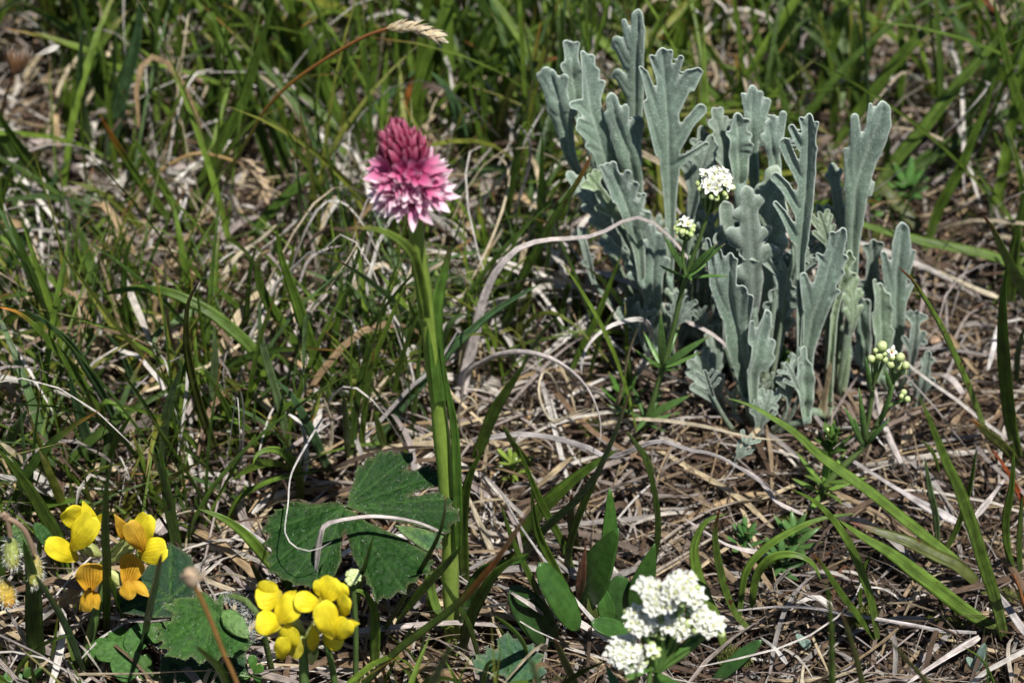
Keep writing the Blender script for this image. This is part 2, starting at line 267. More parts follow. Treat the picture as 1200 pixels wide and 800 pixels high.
BLADES = """
A|U|45|g|-|0|broad green blade leaning right near the top, left of the orange seed stalk|955,-10 900,180 840,370 770,500 700,640 640,770
A|U|33|g|-|1|slim green blade at the top beside the orange seed stalk|1010,-10 1080,150 1130,300 1170,420 1190,520
A|U|55|b|-|0|wide bluish green blade rising straight up in the upper left|490,-10 475,160 430,330 385,520 370,610
A|U|35|d|-|0|narrow dark blade in front of the pale jointed stem, upper left|275,-10 320,140 345,280 350,400 370,530
A|U|46|e|-|0|pale jointed grass stem with light green bands, upper left|262,-20 285,100 310,220 330,360
A|U|75|b|-|2|very wide soft blue-green blade at the top edge, leaning right|445,-5 380,110 345,170 290,300
A|U|36|d|-|0|short pointed dark blade left of the broad leaning blade|775,110 750,260 730,400 712,540
A|U|40|g|-|1|green blade crossing behind the broad leaning blade at the top|715,-10 760,110 830,260 870,370 960,640
A|U|29|g|o|-1|green blade with a long orange tip, upper left|345,395 400,490 470,600 540,700 620,800
A|U|28|l|-|-1|pointed bright green blade just right of the orange tipped one|455,470 510,550 560,640 620,740 670,820
A|U|36|d|-|1|long dark blade crossing to the right above the white curl|1190,490 1090,600 990,690 900,790 850,880
A|U|50|g|-|-1|broad green blade at the left edge running down to the right|-10,380 60,490 130,580 210,690 280,790
A|U|26|b|-|0|short bluish blade leaning right at the left edge|240,555 180,640 120,740 70,830
A|A|25|g|-|0|green blade arching over from the upper left corner|0,20 100,30 200,80 260,120 330,230 360,420
A|A|20|l|-|0|low arched green blade lying across the upper left grass|620,400 540,375 440,360 340,375 240,400 110,480
A|U|22|y|-|0|thin yellowish blade slanting down right, left side|240,630 330,660 420,720 520,830
A|A|25|l|-|0|curved bright blade under the orange seed stalk, pointing left|985,300 1060,340 1120,400 1170,470 1220,620
A|U|14|g|-|0|thin small green blade standing over the litter, upper left|685,340 650,400 620,480 580,600
A|U|38|d|-|0|dark blade leaning left behind the bright orange tip|880,220 930,400 970,520 1005,640
A|U|34|O|-|0|short rusty orange dead blade stub at the far left|205,300 195,350 188,420
A|L|15|G|-|.8|thin grey strand curving down at the left edge|0,590 60,610 150,670 210,720 260,770
A|A|24|W|-|0|long whitish dead blade bowed across the upper left|860,415 800,410 720,430 640,480 560,520 470,550 340,570 200,585 70,600
A|L|10|W|-|1.5|fine pale hook shaped strand, upper left|560,590 620,610 650,660 630,740 600,800
A|U|10|W|-|-1|thin white dead tip right of the pale hook|770,670 800,700 825,800 830,850
A|A|22|W|-|0|pale dead blade drooping from the top left corner|100,30 170,10 240,12 275,45 300,200
A|U|22|O|-|0|orange dead blade leaning left beside the seed stalk|960,95 1010,140 1060,180 1110,240
A|L|24|C|-|.6|cream coloured dead blade lying near the seed stalk curve|600,150 640,152 700,165 760,200
B|U|50|d|-|0|broad dark blade at the top, left of the silver plant|560,-10 520,80 480,160 440,230 390,420
B|U|32|g|-|0|green blade at the top behind the straw coloured spikelet|390,-10 370,100 340,170 290,330
B|U|26|g|-|0|straight blade at the top, left of the straw spikelet|100,-10 105,120 110,260 70,420
B|U|40|v|r|-1|curved olive blade with a brown tip reaching toward the silver plant|785,205 720,208 650,245 600,300 570,380 550,470 545,580
B|U|22|g|-|0|narrow blade left of the brown tipped olive blade|685,105 640,180 590,270 550,380 520,540
B|A|22|l|-|0|light green blade lying above the olive one, pointing left|565,130 640,135 710,155 770,180 850,300
B|U|38|g|-|0|upright green blade beside the rusty one above the pink flower|320,140 300,250 270,340 235,470
B|U|30|l|-|1|straight bright blade rising right above the pink flower|160,170 155,300 150,430 150,520
B|U|25|b|-|1|pale edged blade slanting past the left of the pink flower|270,230 200,300 150,345 120,370 60,440 -20,515
B|U|22|g|-|0|thin blade standing in the gap right of the pink flower|440,230 450,330 470,430 490,530 505,640
B|U|35|b|-|0|bluish blade curving down right of the pink flower|310,250 360,300 400,380 420,460 435,600
B|U|42|g|o|-2|tall green blade with an orange and brown tip left of the silver plant|870,535 840,600 790,690 740,770 700,850 640,960 590,1090 560,1210
B|U|12|y|-|0|fine yellowish blade just right of the pink flower tip|430,340 410,420 380,510 350,620
B|U|20|g|-|0|slender upright blade between the pink flower and olive blade|480,190 490,300 500,420 525,580
B|U|40|b|-|2|soft pale bluish blade near the top centre|572,100 565,200 558,300
B|A|30|e|-|0|glossy pale green blade arching beside the pink flower|640,625 560,585 480,600 420,660 380,720 330,860
B|A|16|l|-|0|small blade curving right under the orange tipped blade|880,738 820,750 770,780 720,860
B|A|22|y|-|2|yellow green blade bowed behind the silver plant top|840,92 920,90 980,100 1060,110 1130,150 1180,260
B|L|14|l|-|1|small light blade lying beside the rusty blade|415,230 350,235 300,250
B|A|14|g|-|0|thin blade bending in from the left of the pink flower|0,602 50,575 110,545 130,700
B|U|16|y|-|-1|short yellow blade below the left of the pink flower|0,670 30,720 60,780 80,830
B|U|16|W|-|0|long straight pale straw slanting up right of the pink flower|708,368 660,450 600,560 540,640 480,710 400,830
B|U|20|G|-|-1|dark grey twisted dead blade right of the pink flower|618,435 650,480 655,560 630,650 600,740 540,870
B|U|15|P|-|0|short pale straw slanting beside the pink flower|530,505 480,560 420,630 360,690 300,790
B|U|10|C|-|0|thin tan straw pointing right below the pink flower|685,595 600,635 520,660 400,720 340,790
B|A|20|G|-|2|dark grey lilac dead blade arching at the top centre|705,8 620,50 560,90 500,150
B|A|13|P|-|-2|little pinkish curl behind the pink flower stem|460,855 430,815 390,775 340,755 290,758 240,850
B|U|26|O|-|0|rusty orange dead blade above the pink flower|290,180 250,260 230,330 205,440
C|U|36|g|-|1|long green blade bowing from the top right down to the silver plant|1015,5 930,40 850,100 770,180 700,270 640,350 590,420 500,540
C|U|42|g|-|2|long blade leaning right across the upper right corner|1190,40 1120,110 1060,180 980,270 900,370 820,470 740,560 660,680
C|U|46|d|-|1|broad dark blade running right behind the silver plant|1190,335 1120,390 1050,430 980,470 900,520 800,580 680,670
C|U|38|l|-|-2|bright green blade entering from the top right corner|1075,-10 1095,80 1120,200 1150,320 1190,430 1230,640
C|U|36|g|-|0|soft blade rising at right between silver plant and litter|1085,260 1050,370 1010,460 970,560 930,640 880,740 840,870
C|U|25|g|-|0|narrow blade at the top above the silver leaves|570,-10 540,120 500,220 480,300 450,430
C|U|32|l|-|1|tall green blade at the top just right of the silver tips|235,-10 250,80 265,180 290,280 310,370
C|U|22|d|-|2|thin dark upright blade at the top right of centre|478,-10 470,100 475,200 482,300
C|U|28|g|-|1|upright blade at the top, left of the bowing long blade|745,-10 755,90 765,200 755,320 738,470
C|U|18|g|-|2|small upright blade near the top right litter|685,-10 665,60 645,190
C|U|60|e|-|3|wide pale green blade out of focus at the top right|548,-10 560,120 545,250 530,400
C|U|45|d|-|3|dark blade leaning right in the far top background|145,-10 110,70 80,180 30,300
C|U|28|y|-|2|yellow green blade leaning right at the far top|240,-10 180,60 110,140 40,230
C|A|30|l|r|-3|short green blade with a dark red tip in front of the silver plant|692,703 620,698 540,705 440,722 380,780
C|A|34|l|-|-2|long green blade lying level from the silver plant to the right edge|440,738 540,755 640,785 720,810 840,840 960,865 1110,905 1280,1010
C|U|45|v|-|1|olive blade slanting behind the red tipped one|680,620 720,680 770,740 820,800
C|A|22|R|-|3|orange red dead stalk in the top right corner|1040,-5 1100,60 1150,105 1230,190
C|U|26|v|-|1|yellow brown blade behind the silver plant, leaning left|360,180 400,220 460,300 560,460
C|U|36|l|r|-3|green blade with a brown tip leaning in from the right edge|1040,745 1075,790 1110,860 1160,960 1230,1090 1270,1220
C|U|32|g|-|-1|dark green blade tip at the right edge under the corner|1190,640 1170,720 1150,820 1130,930
C|L|20|W|-|.7|straight pale dead blade lying across the upper right litter|460,290 560,280 660,272 760,272 855,268
C|A|20|T|-|1|tan dead blade curving above the silver leaves|380,110 330,100 280,105 220,140 130,200
C|A|24|C|-|1|curled cream dead blade between the silver tips|100,205 118,270 90,320 50,380
C|L|22|T|-|.8|wavy tan dead blade in the litter at upper right|935,360 980,390 1010,420 1060,480 1110,530
C|U|16|G|-|1|thin grey dead stalk standing behind the silver leaves|418,60 415,180 425,300 440,400
C|U|32|T|-|0|folded tan leaf beside the right silver leaves|705,520 690,570 680,640
C|A|18|B|-|1|ochre dead blade looped in the top right litter|860,130 920,95 990,110 1050,180
C|L|9|W|-|4|fine white strand tip at the top centre|0,-10 50,40 95,68
D|A|38|g|-|1|long arched green blade bowing left over the grass, left side|340,247 400,225 480,215 570,225 650,255 740,305 820,370 880,430 930,510 970,600 1000,740
D|U|36|g|o|-2|long arched green blade from the left edge down right|-10,280 60,300 130,360 200,440 260,520 310,590 370,720
D|U|15|v|-|-2|very long thin olive blade slanting down right across the left|190,0 220,100 280,180 340,260 400,340 460,410 530,490 600,560 700,670
D|U|28|d|-|0|dark blade standing up left of the long arch|475,10 445,90 435,180 440,270 460,360 500,480
D|U|38|g|t|-1|green blade with a hooked pale tip left of the orchid stem|947,82 905,100 893,170 925,260 980,340 1030,420 1090,520
D|U|38|g|-|0|straight green blade left of the orchid stem behind the grey straw|960,0 975,100 1010,200 1050,320 1090,440 1120,520 1150,640
D|U|32|v|k|-1|olive blade with a dark tip in the centre of the left grass|697,180 655,270 650,380 660,470 690,600 730,720 780,860
D|U|24|d|-|0|narrow dark brown green blade beside the hooked one|895,50 870,150 865,250 855,380 850,500
D|A|26|e|-|-1|pale green blade curled over into a hook, left grass|560,442 533,410 560,360 620,325 690,305 760,420
D|U|22|g|-|-1|short olive blade leaning left beside the dark tipped one|700,490 760,580 800,660 840,800
D|U|32|e|-|0|straight pale glossy blade behind the dark tipped olive one|740,340 745,450 740,560 742,720
D|U|28|b|-|0|bluish shining blade in the left grass|370,370 420,430 450,500 490,620
D|U|32|b|-|-1|bluish blade bowing beside the left edge arch|90,290 170,340 250,410 310,500 370,600 440,760
D|U|35|b|-|-1|broad bluish blade low in the left grass|240,510 260,600 290,700 330,840
D|A|28|l|-|-2|bright blade sharply bent over, lower left grass|460,692 405,625 362,612 365,700 385,820
D|U|26|l|-|-2|short pale blade pointing up right, lower left grass|455,655 420,720 390,790 370,860
D|A|20|l|-|-1|thin green hoop shaped blade above the lobed leaf|690,680 760,662 830,680 880,730 905,830
D|A|35|l|-|-3|bright green hooked blade curling above the big lobed leaf|878,830 890,795 930,775 980,785 1030,835 1045,900 1045,960
D|U|13|g|-|0|thin blade pointing left at the orchid stem|1075,65 1130,95 1185,145 1230,260
D|U|30|g|-|0|blade leaning right toward the orchid stem|1085,600 1000,620 940,700 880,790
D|U|36|e|-|-2|wide grey green blade tip at the left edge|100,630 60,700 20,770 -20,850
D|U|30|e|-|-1|upright pale blade above the yellow flower group|630,480 590,600 570,700 555,850
D|U|16|g|-|0|thin blade leaning left through the middle left grass|600,75 630,100 700,180 780,240 850,310 940,460
D|U|14|g|-|0|fine green tip left of the long arch|500,165 560,210 640,280 740,370
D|U|35|d|-|1|dark broad blade at the top of the left grass|270,-10 300,90 320,170 315,290
D|U|38|b|-|0|blue green blade leaning right at the left edge|112,-5 60,90 0,190 -40,270
D|A|12|y|-|0|short thin blade lying left of the long arch|185,235 120,260 60,290 0,360
D|A|14|g|-|0|flat thin blade at the left edge below the arch tip|170,435 80,435 0,470 -50,560
D|U|32|b|-|-1|bluish blade leaning left above the lobed leaf|950,530 1010,590 1060,680 1100,760 1140,850
D|U|26|e|-|0|pale shining narrow blade right of the arch|900,250 905,380 930,480 970,620 1005,780
D|A|18|y|o|-1|small yellow spotted blade tip beside the orchid stem|1075,692 1100,640 1115,580 1150,640
D|U|30|g|-|0|blade standing just left of the orchid stem|1190,160 1170,300 1155,440 1150,560
D|A|27|C|-|0|long cream dead blade rising right to a white tip, left of orchid|960,-5 900,50 830,100 780,170 740,240 720,340
D|A|19|P|-|-1|pinkish grey dead blade swooping past the hooked blade|1190,68 1130,80 1070,120 1040,200 1010,290 970,370 920,430 830,510
D|A|40|P|-|0|wide pale dead blade folded behind the swooping one|1190,188 1130,240 1080,290 1040,350 1010,420 1000,560
D|U|23|T|-|-1|upright tan dead blade with a pointed top, left grass|572,90 575,200 580,320 600,430 612,540
D|A|9|G|-|-2|hair thin grey stalk slanting across the lower left grass|650,440 540,500 430,600 340,690 240,800
D|A|25|W|-|-1|white arched dead blade near the left edge|240,645 160,655 90,680 30,745
D|A|36|C|-|-1|wide cream dead blade beside the white arch|210,655 300,710 370,750
D|A|17|W|-|-2|white wavy dead strand above the two yellow flowers|780,1070 740,1010 705,900 690,820 668,740 665,660 690,540
D|U|20|G|-|-1|short grey dead blade standing in the lower left grass|835,570 845,650 840,740 835,830
D|A|24|W|-|-2|pale bent dead blade above the hooked green blade|990,645 1040,680 1060,740 1060,830 1045,900
D|A|27|W|-|-1|broad white dead blade curving beside the pale bent one|1150,680 1090,720 1040,800 1025,880
D|U|11|W|-|-1|thin white strand in front of the bluish blades|310,510 330,570 350,625 370,700
D|A|12|C|-|-1|fine cream strand curving in the middle left grass|495,560 498,630 520,680 560,740
D|A|30|P|-|0|long greyish dead blade lying behind the big arch|500,225 400,250 300,280 210,340
D|A|30|T|-|0|long tan dead blade bowed under the big arch|620,300 540,320 420,360 340,395 270,440
D|U|30|W|-|0|pale dead blade standing upper left of the arch|352,190 345,300 335,430
D|U|21|T|-|0|curving tan dead blade left of the upright tan one|300,40 350,130 390,260 420,370 430,490
D|A|12|W|-|-1|fine white strand sweeping left above the arch|850,70 780,110 720,170 670,230 640,310 610,360
D|A|13|W|-|-1|short white strand at the left edge|-5,600 70,645 140,680
D|A|11|P|-|-1|thin pink grey strand touching the orchid stem|1200,508 1100,530 1000,562
D|A|22|C|-|-1|small cream curl beside the white curved blade|1125,595 1150,680 1150,760 1125,840
D|U|36|C|-|1|blurred cream dead blade at the left edge|20,40 60,170 85,290
D|U|36|P|-|1|blurred pinkish dead blade near the left edge|140,-20 150,120 180,210
E|A|42|P|-|-1.5|long tapering dead blade sweeping up right to the silver plant|1235,230 1232,160 1170,70 1085,-10 1010,-30 940,5 870,35 760,45 690,50 610,80 550,140 510,210 480,300 460,400 430,510 410,610
E|A|31|P|-|-2|big arched straw coloured dead blade right of the orchid stem|893,765 900,700 885,630 850,560 790,500 720,460 640,440 560,445 500,470 435,520 420,640
E|A|27|P|-|-1|long pale dead blade bowed in front of the silver leaves|1393,510 1350,430 1280,370 1185,325 1100,265 1040,220 960,180 880,158 800,160 730,180 660,260
E|A|26|W|-|-2|white ribbon of dead grass curled over, left of the whorled stem|835,515 835,470 860,410 910,360 980,330 1050,325 1080,370 1070,440 1040,500 980,570
E|U|19|T|-|-1|tan dead blade under the curled white ribbon|1030,350 1000,430 980,520 960,600 925,690
E|A|26|G|-|-3|long grey dead blade bowed low right of the orchid stem|1510,930 1430,870 1360,825 1290,790 1200,775 1100,745 940,800 860,770 780,745 700,728 620,722 540,730 450,745 370,770
E|A|11|C|-|-2|small pale loop of dead grass beside the orchid stem|475,665 470,620 440,590 412,620 410,690 440,750 490,800
E|A|13|C|-|-2|small curled tan loop in front of the right grass|860,630 800,650 740,680 700,630 685,560 705,505 740,545 760,620
E|A|10|W|-|-2|fine white hook shaped strand in the centre grass|700,235 715,290 690,340 640,365 600,420
E|U|26|C|-|0|straight beige straw leaning right of the orchid stem|570,-5 520,70 460,130 420,190 380,260
E|U|32|e|t|-3|green blade with a pale cut tip left of the whorled stem|1005,567 990,610 960,690 930,760 880,860 800,960 700,1050 590,1200
E|U|33|b|-|1|bluish blade slanting behind the orchid stem|690,200 600,250 520,300 450,360 390,410 330,480 250,570 180,660 100,770
E|U|38|g|-|-1|dark green blade leaning right at the centre|640,470 600,530 560,590 520,660 490,740 450,840
E|U|20|g|-|0|slender blade leaning right toward the silver plant|975,95 940,180 880,330 830,430 785,530
E|U|17|g|-|0|thin upright blade in the centre grass|820,60 800,170 770,280 750,400
E|U|21|v|-|0|olive pointed blade in the centre grass|660,140 650,250 620,330 595,450
E|A|14|y|-|-1|thin yellow green blade bending right in the centre|865,405 830,360 790,330 730,300 650,330 600,430
E|A|14|y|-|-1|thin yellowish blade crossing left of the orchid stem|10,270 60,230 130,218 200,215 250,228 290,330
E|U|28|d|-|0|dark blade standing left of the orchid base|100,370 90,420 60,540 40,700 30,830
E|U|36|d|-|-2|stubby dark blade at the left of the stem base|8,590 12,700 20,820
E|U|28|g|-|-1|short green blade left of the stem foot|110,640 130,700 160,800
E|A|11|y|-|-1|tiny yellow blade pointing left at the stem|120,455 200,470 300,500
E|U|28|g|-|-2|small dark leaf blade below the grey bow|560,690 600,750 660,830
E|U|27|g|-|-3|small dark green blade right of the pale cut tip|990,710 1030,770 1060,810 1090,880
E|A|18|G|-|-4|lilac grey dead straw crossing in front of the orchid stem|410,350 400,370 330,480 230,570 130,680 20,800
E|A|15|C|-|-1|cream strand lying right of the small loops|900,620 830,650 760,670 700,690 590,680
E|A|16|C|-|-1|long thin tan strand reaching into the silver plant|1555,742 1485,740 1385,725 1285,700 1185,682 1100,672 1000,672 880,690
F|A|11|B|-|-4|thin brown grass stem bowed in front of the silver leaves|365,80 370,180 355,290 320,400 270,470 200,530 100,600 -10,645
F|U|31|l|r|-3|bright green blade with a red tip right of the silver plant|748,142 800,190 850,270 900,360 950,470 990,560 1020,640 1055,730
F|A|36|l|-|-2|long green blade lying diagonally below the silver plant|150,595 230,620 310,665 400,725 460,785 540,845 640,915 740,995 840,1075 930,1145 1010,1215
F|U|48|l|-|-3|strong bright green blade leaning left near the right edge|820,588 850,660 880,740 915,830 950,905 1000,1045 1040,1175 1080,1295 1112,1422
F|U|46|g|-|-1|broad upright green blade at the right edge|1130,125 1115,250 1115,400 1125,550 1140,680 1165,800
F|U|40|g|-|0|green blade rising behind the broad one at right edge|1172,-10 1150,130 1140,260
F|U|26|b|-|-1|bluish blade at the very right edge|1190,340 1170,430 1160,540
F|U|30|v|o|-2|short blade with an orange tip leaning left, right edge|1000,668 1060,720 1120,770 1170,830
F|U|17|g|-|-1|tiny green blade beside the strong bright blade|830,740 870,790 890,850
F|L|30|P|-|.4|lilac grey dead blade lying under the budding plant|670,560 685,640 720,740 760,820
F|U|34|T|-|0|tan pink dead blade standing at the foot of the silver plant|512,470 500,560 478,660
F|L|24|C|-|.5|pale dead blade lying in the right hand litter|880,150 980,200 1095,245
F|L|30|P|-|.4|grey pink dead blade in the litter right of the buds|880,510 930,530 970,580
F|L|20|W|-|.4|pale straw in the litter beside the broad right blade|1180,320 1100,345 1080,420 1060,500
F|A|20|W|-|-1|white dead blade lying left below the silver plant|700,765 640,705 560,700 480,715
I|U|34|l|-|-1|green blade leaning left above the bare litter|380,128 450,165 510,220 560,290 600,370 630,450 655,530 675,650
I|U|28|g|r|-1|narrow blade with a brown tip in the lower right litter|445,343 490,400 540,480 600,560 668,652
I|A|25|l|-|-1|thin arched green blade pointing right over the litter|600,212 520,222 440,245 350,290 280,340 220,420 198,560
I|A|27|l|-|-1|green blade bent over like a hook in the lower right|480,442 450,385 390,355 320,360 270,400 245,460 238,545
I|A|36|l|-|-1|green blade folded at its top beside the brown tipped one|152,212 80,240 40,320 45,400 70,480 120,590 145,680
I|U|32|g|r|-1|green blade with a dark brown tip above the white flowers|128,195 110,280 120,380 145,480 180,560 225,610
I|A|46|l|-|-1|broad green blade lying left from the right tuft|545,235 620,290 720,350 800,410 880,470 970,540 1110,630
I|A|46|v|r|0|brown spotted blade lying beside the broad one|580,240 680,275 780,310 880,360 960,400 1070,500
I|U|22|e|-|0|short upright green blade behind the diagonal one|840,15 860,130 880,220 888,320
I|U|22|g|-|0|dark blade curving up behind the right tuft|1020,-10 1000,120 960,250 910,350
I|U|14|g|-|0|small thin blade behind the hooked ones|660,337 630,400 615,470 618,550
I|U|40|l|-|-4|blurred green blade rising from the bottom edge, right side|497,440 512,560 520,700 530,1150
I|U|30|v|r|-4|blurred brown edged blade beside it at the bottom edge|532,508 580,640 620,800 680,1050
I|U|25|v|-|-5|blurred olive blade leaning left at the bottom right|700,630 770,710 850,800 1000,980
I|U|12|l|-|-1|thin bright blade curving at the bottom right corner|970,670 1040,720 1080,800 1100,880
I|U|36|O|-|-2|orange dead blade tip at the right edge|1145,418 1170,480 1195,560
I|U|28|g|-|-1|green blade standing in the right edge tuft|1150,-20 1140,120 1120,230 1125,330 1150,420
I|U|30|g|-|-1|wide green blade at the extreme right edge|1180,150 1165,300 1170,430
I|A|22|R|-|-2|dark red dead stalk at the right edge|1075,-10 1130,70 1190,185
I|L|19|G|-|.5|long wavy grey dead blade lying across the lower right|110,560 220,545 340,535 450,540 560,560 680,580 800,600 900,620 1020,625
I|A|11|W|-|-1|fine white bow of dead grass in the lower right litter|600,465 700,475 780,530
I|L|32|P|-|.4|flat pale dead blade lying at the bottom right|780,800 900,720 1030,640
I|L|24|P|-|.4|pale grey dead blade in the litter behind the right tuft|1120,90 1060,170 1010,230
I|L|32|G|-|.4|wide grey dead blade at the right edge foot|1080,470 1130,540 1190,630
I|L|22|P|-|.5|grey dead blade crossing behind the folded green blade|0,225 100,290 180,330 310,355
I|L|19|P|-|.4|grey bent twig like blade in the bare litter|150,30 250,80 330,170 420,215
I|L|32|G|-|.3|thick grey brown dead stem lying toward the right tuft|560,10 700,100 850,190 960,245
I|L|18|W|-|.4|short white dead blade bottom right of the white flowers|270,640 320,680 362,732
I|L|22|C|-|.4|pale upright chip of dead grass at the bottom edge|420,730 412,810
G|U|30|g|-|-4|upright blade crossing in front of the striped yellow flowers|405,-25 375,100 370,200 370,300 375,400 372,640
G|U|46|g|-|-2|wide blade leaning left above the yellow flowers|-10,-15 50,60 110,150 150,220 190,290 240,430
G|U|38|d|-|-1|dark blade right of the striped yellow flowers|553,-20 575,130 600,270 628,400
G|A|36|l|-|-2|glossy green blade bowed over the lobed leaf edge|690,195 780,230 860,290 930,370 990,430 1020,500
G|A|23|W|-|-1|whitish dead blade lying behind the glossy bowed one|800,230 900,300 1000,390 1075,455
G|A|24|l|-|-1|green blade lying level above the lobed leaf|1120,60 1000,85 920,110 830,165 790,250
G|A|36|g|-|-1|green blade lying behind the yellow flowers|335,180 250,170 150,190 40,220 -30,300
G|U|62|e|r|-4|wide pale blade with purple spots right of the yellow flowers|562,350 540,440 510,560 490,700
G|U|46|b|-|-3|dark bluish blade below the nodding hairy buds|120,420 180,520 230,620 290,770
G|U|58|l|-|-5|broad ribbed blade standing at the bottom left|680,668 720,710 760,760 800,860
G|U|56|d|-|-2|broad dark blade behind the nodding hairy buds|80,300 110,450 120,650 150,760
G|U|28|v|o|-3|short blade with an orange brown tip beside the yellow flowers|865,373 890,410 920,470
G|U|22|e|-|-3|pale green blade tip above the lower yellow flowers|1125,383 1090,430 1050,500
G|U|40|l|-|-2|green blade under the striped yellow flowers|380,430 400,500 440,600
G|A|27|P|-|-4|pale grey dead blade lying under the striped flowers|590,578 500,585 420,575 340,560 300,545
G|H|9|W|-|4.7|hair thin white curl hanging over the lobed leaf|1150,310 1090,340 1030,330 990,280 1000,180 1010,80 1055,-10 1120,-120
G|A|26|P|-|-3|pale dead blade at the lower left edge|15,535 70,620 110,700 125,790
G|A|17|W|-|-3|white forked straw at the bottom left|212,630 180,720 140,810
G|A|16|C|-|-1|cream strand behind the blurred brown head|900,458 800,420 700,440 640,420
G|A|15|C|-|-1|thin cream strand right of the striped flowers|605,215 680,205 740,250 800,270
H|U|40|g|t|-4|tan and orange tipped blade with brown spots, right of orchid foot|668,172 620,250 570,330 530,390 480,450 430,510 360,570 280,630 200,690 130,760 60,830
H|U|36|g|-|-2|thick green blade bending right at the orchid foot|657,348 590,380 530,430 480,510 440,600 420,680
H|U|21|d|t|-3|thin dark blade rising over the lobed leaf|365,140 350,250 310,340 250,440 180,560 120,660
H|U|52|g|-|-1|wide green blade slanting right behind the broad leaves|960,-10 900,30 820,90 750,150 690,210 640,280 580,370
H|U|32|g|-|-1|green blade rising right above the broad leaved plant|920,-5 880,100 840,190 800,300 780,430
H|U|25|g|-|-1|narrow blade left of the broad leaved plant|612,-25 660,100 700,190 760,300 800,400
H|U|26|d|-|-1|upright dark blade curving above the white flowers|1032,-20 1070,80 1090,180 1095,280 1080,400
H|U|28|g|-|-1|blade in the broad leaved tuft, standing behind|660,118 670,220 690,300 730,380 790,500
H|U|29|g|-|-2|blade in the broad leaved tuft, at its left|555,178 580,270 610,350 660,450 730,590
H|U|36|v|r|-1|spotted blunt blade standing in the broad leaved tuft|800,143 802,190 805,240 820,340
H|U|27|l|-|-4|small pointed blade in front of the lobed leaf|112,288 90,360 70,450 50,560
H|A|33|l|-|-5|green blade hooked over left, beside the yellow flowers|22,492 50,478 85,492 115,550 120,640 115,780
H|U|38|g|-|-1|green blade rising just right of the orchid foot|495,-10 460,50 430,150 420,280 430,450
H|U|26|l|-|-3|small green blade curving left at the bottom centre|527,563 580,600 630,660 670,760
H|U|27|l|-|-3|short curled green blade at the bottom centre|562,722 512,730 490,800 480,870
H|U|40|v|r|-3|spotted blade with an orange tip at the bottom centre|738,640 770,700 810,780 840,860
H|U|26|g|-|-3|dark blade at the foot of the orchid stem|335,420 400,530 440,600 475,710
H|U|44|l|-|-2|pale green sheath blade left of the orchid foot|418,322 370,390 290,480 190,590
H|U|60|e|-|-5|large blurred pale blade at the bottom edge, left of centre|392,650 340,740 280,900 200,1300
H|U|58|e|-|-5|blurred pale blade at the bottom edge, centre|645,700 680,820 740,1300
H|A|26|v|-|-5|blurred olive blade slanting at the bottom centre|925,722 840,760 770,810 600,950
H|U|28|B|-|-6|blurred brown blade in front of the white flowers|1065,628 1040,720 1020,800 980,1100
X|H|26|P|-|4.75|bent pale dead blade lying across the big lobed leaf|800,380 700,340 600,318 500,310 400,320 330,335 292,352 275,420 258,535
H|A|15|W|-|-5|long thin white straw slanting down right over the broad leaves|550,130 600,220 660,310 740,420 820,520 890,600 955,672
H|A|32|C|-|-2|cream dead blade standing right of the orchid foot|395,80 440,150 480,240 535,370
H|L|22|P|-|1.5|grey straw piece beside the broad leaved plant|540,455 610,500 700,560
H|A|11|P|-|-3|thin grey straw crossing right of the orchid foot|310,388 420,450 570,540
H|L|24|T|-|1|tan dead straw lying above the broad leaves|820,0 760,50 680,120
H|L|16|C|-|.8|cream strand at the bottom edge under the orchid|370,670 430,710 520,810
"""
def trace(tile, pts, mode, lean, n):
    ox, oy = TILE[tile]; fz = 3.635 if tile == 'X' else 2.9625; P = [(ox+x/fz, oy+y/fz) for x, y in pts]
    root = at_z(*P[-1], 0.05); k = len(P); seg = np.r_[0, np.cumsum([math.dist(P[i], P[i+1]) for i in range(k-1)])]; t = 1-seg/seg[-1]     # 0 at the root
    if mode == 'H': Q = np.array([at_z(x, y, lean-(1.2*(1-tt/.25) if tt < .25 else 0)) for (x, y), tt in zip(P, t)])
    elif mode == 'L': Q = np.array([at_z(x, y, .35+lean*(.3+.7*math.sin(math.pi*(.1+.8*tt)))) for (x, y), tt in zip(P, t)])
    else:
        Y1 = root[1]+lean if mode == 'U' else at_z(*P[0], .3 if lean == 0 else 1.2)[1]+lean*.4
        if mode == 'A' and Y1 > root[1]: Y1 = root[1]+.4*(Y1-root[1])
        if mode == 'A': Y1 = min(max(Y1, root[1]-5), root[1]+4)
        Q = []
        for (x, y), tt in zip(P, t):
            Y = root[1]+(Y1-root[1])*tt; q = at_y(x, y, Y)
            if q[2] < .12+(.3 if tt > .2 else 0): q = at_z(x, y, .12+(.3 if tt > .2 else 0))
            Q.append(q)
        Q = np.array(Q)
    return spline(Q[::-1], n)
CNT = 0; MASK = {}
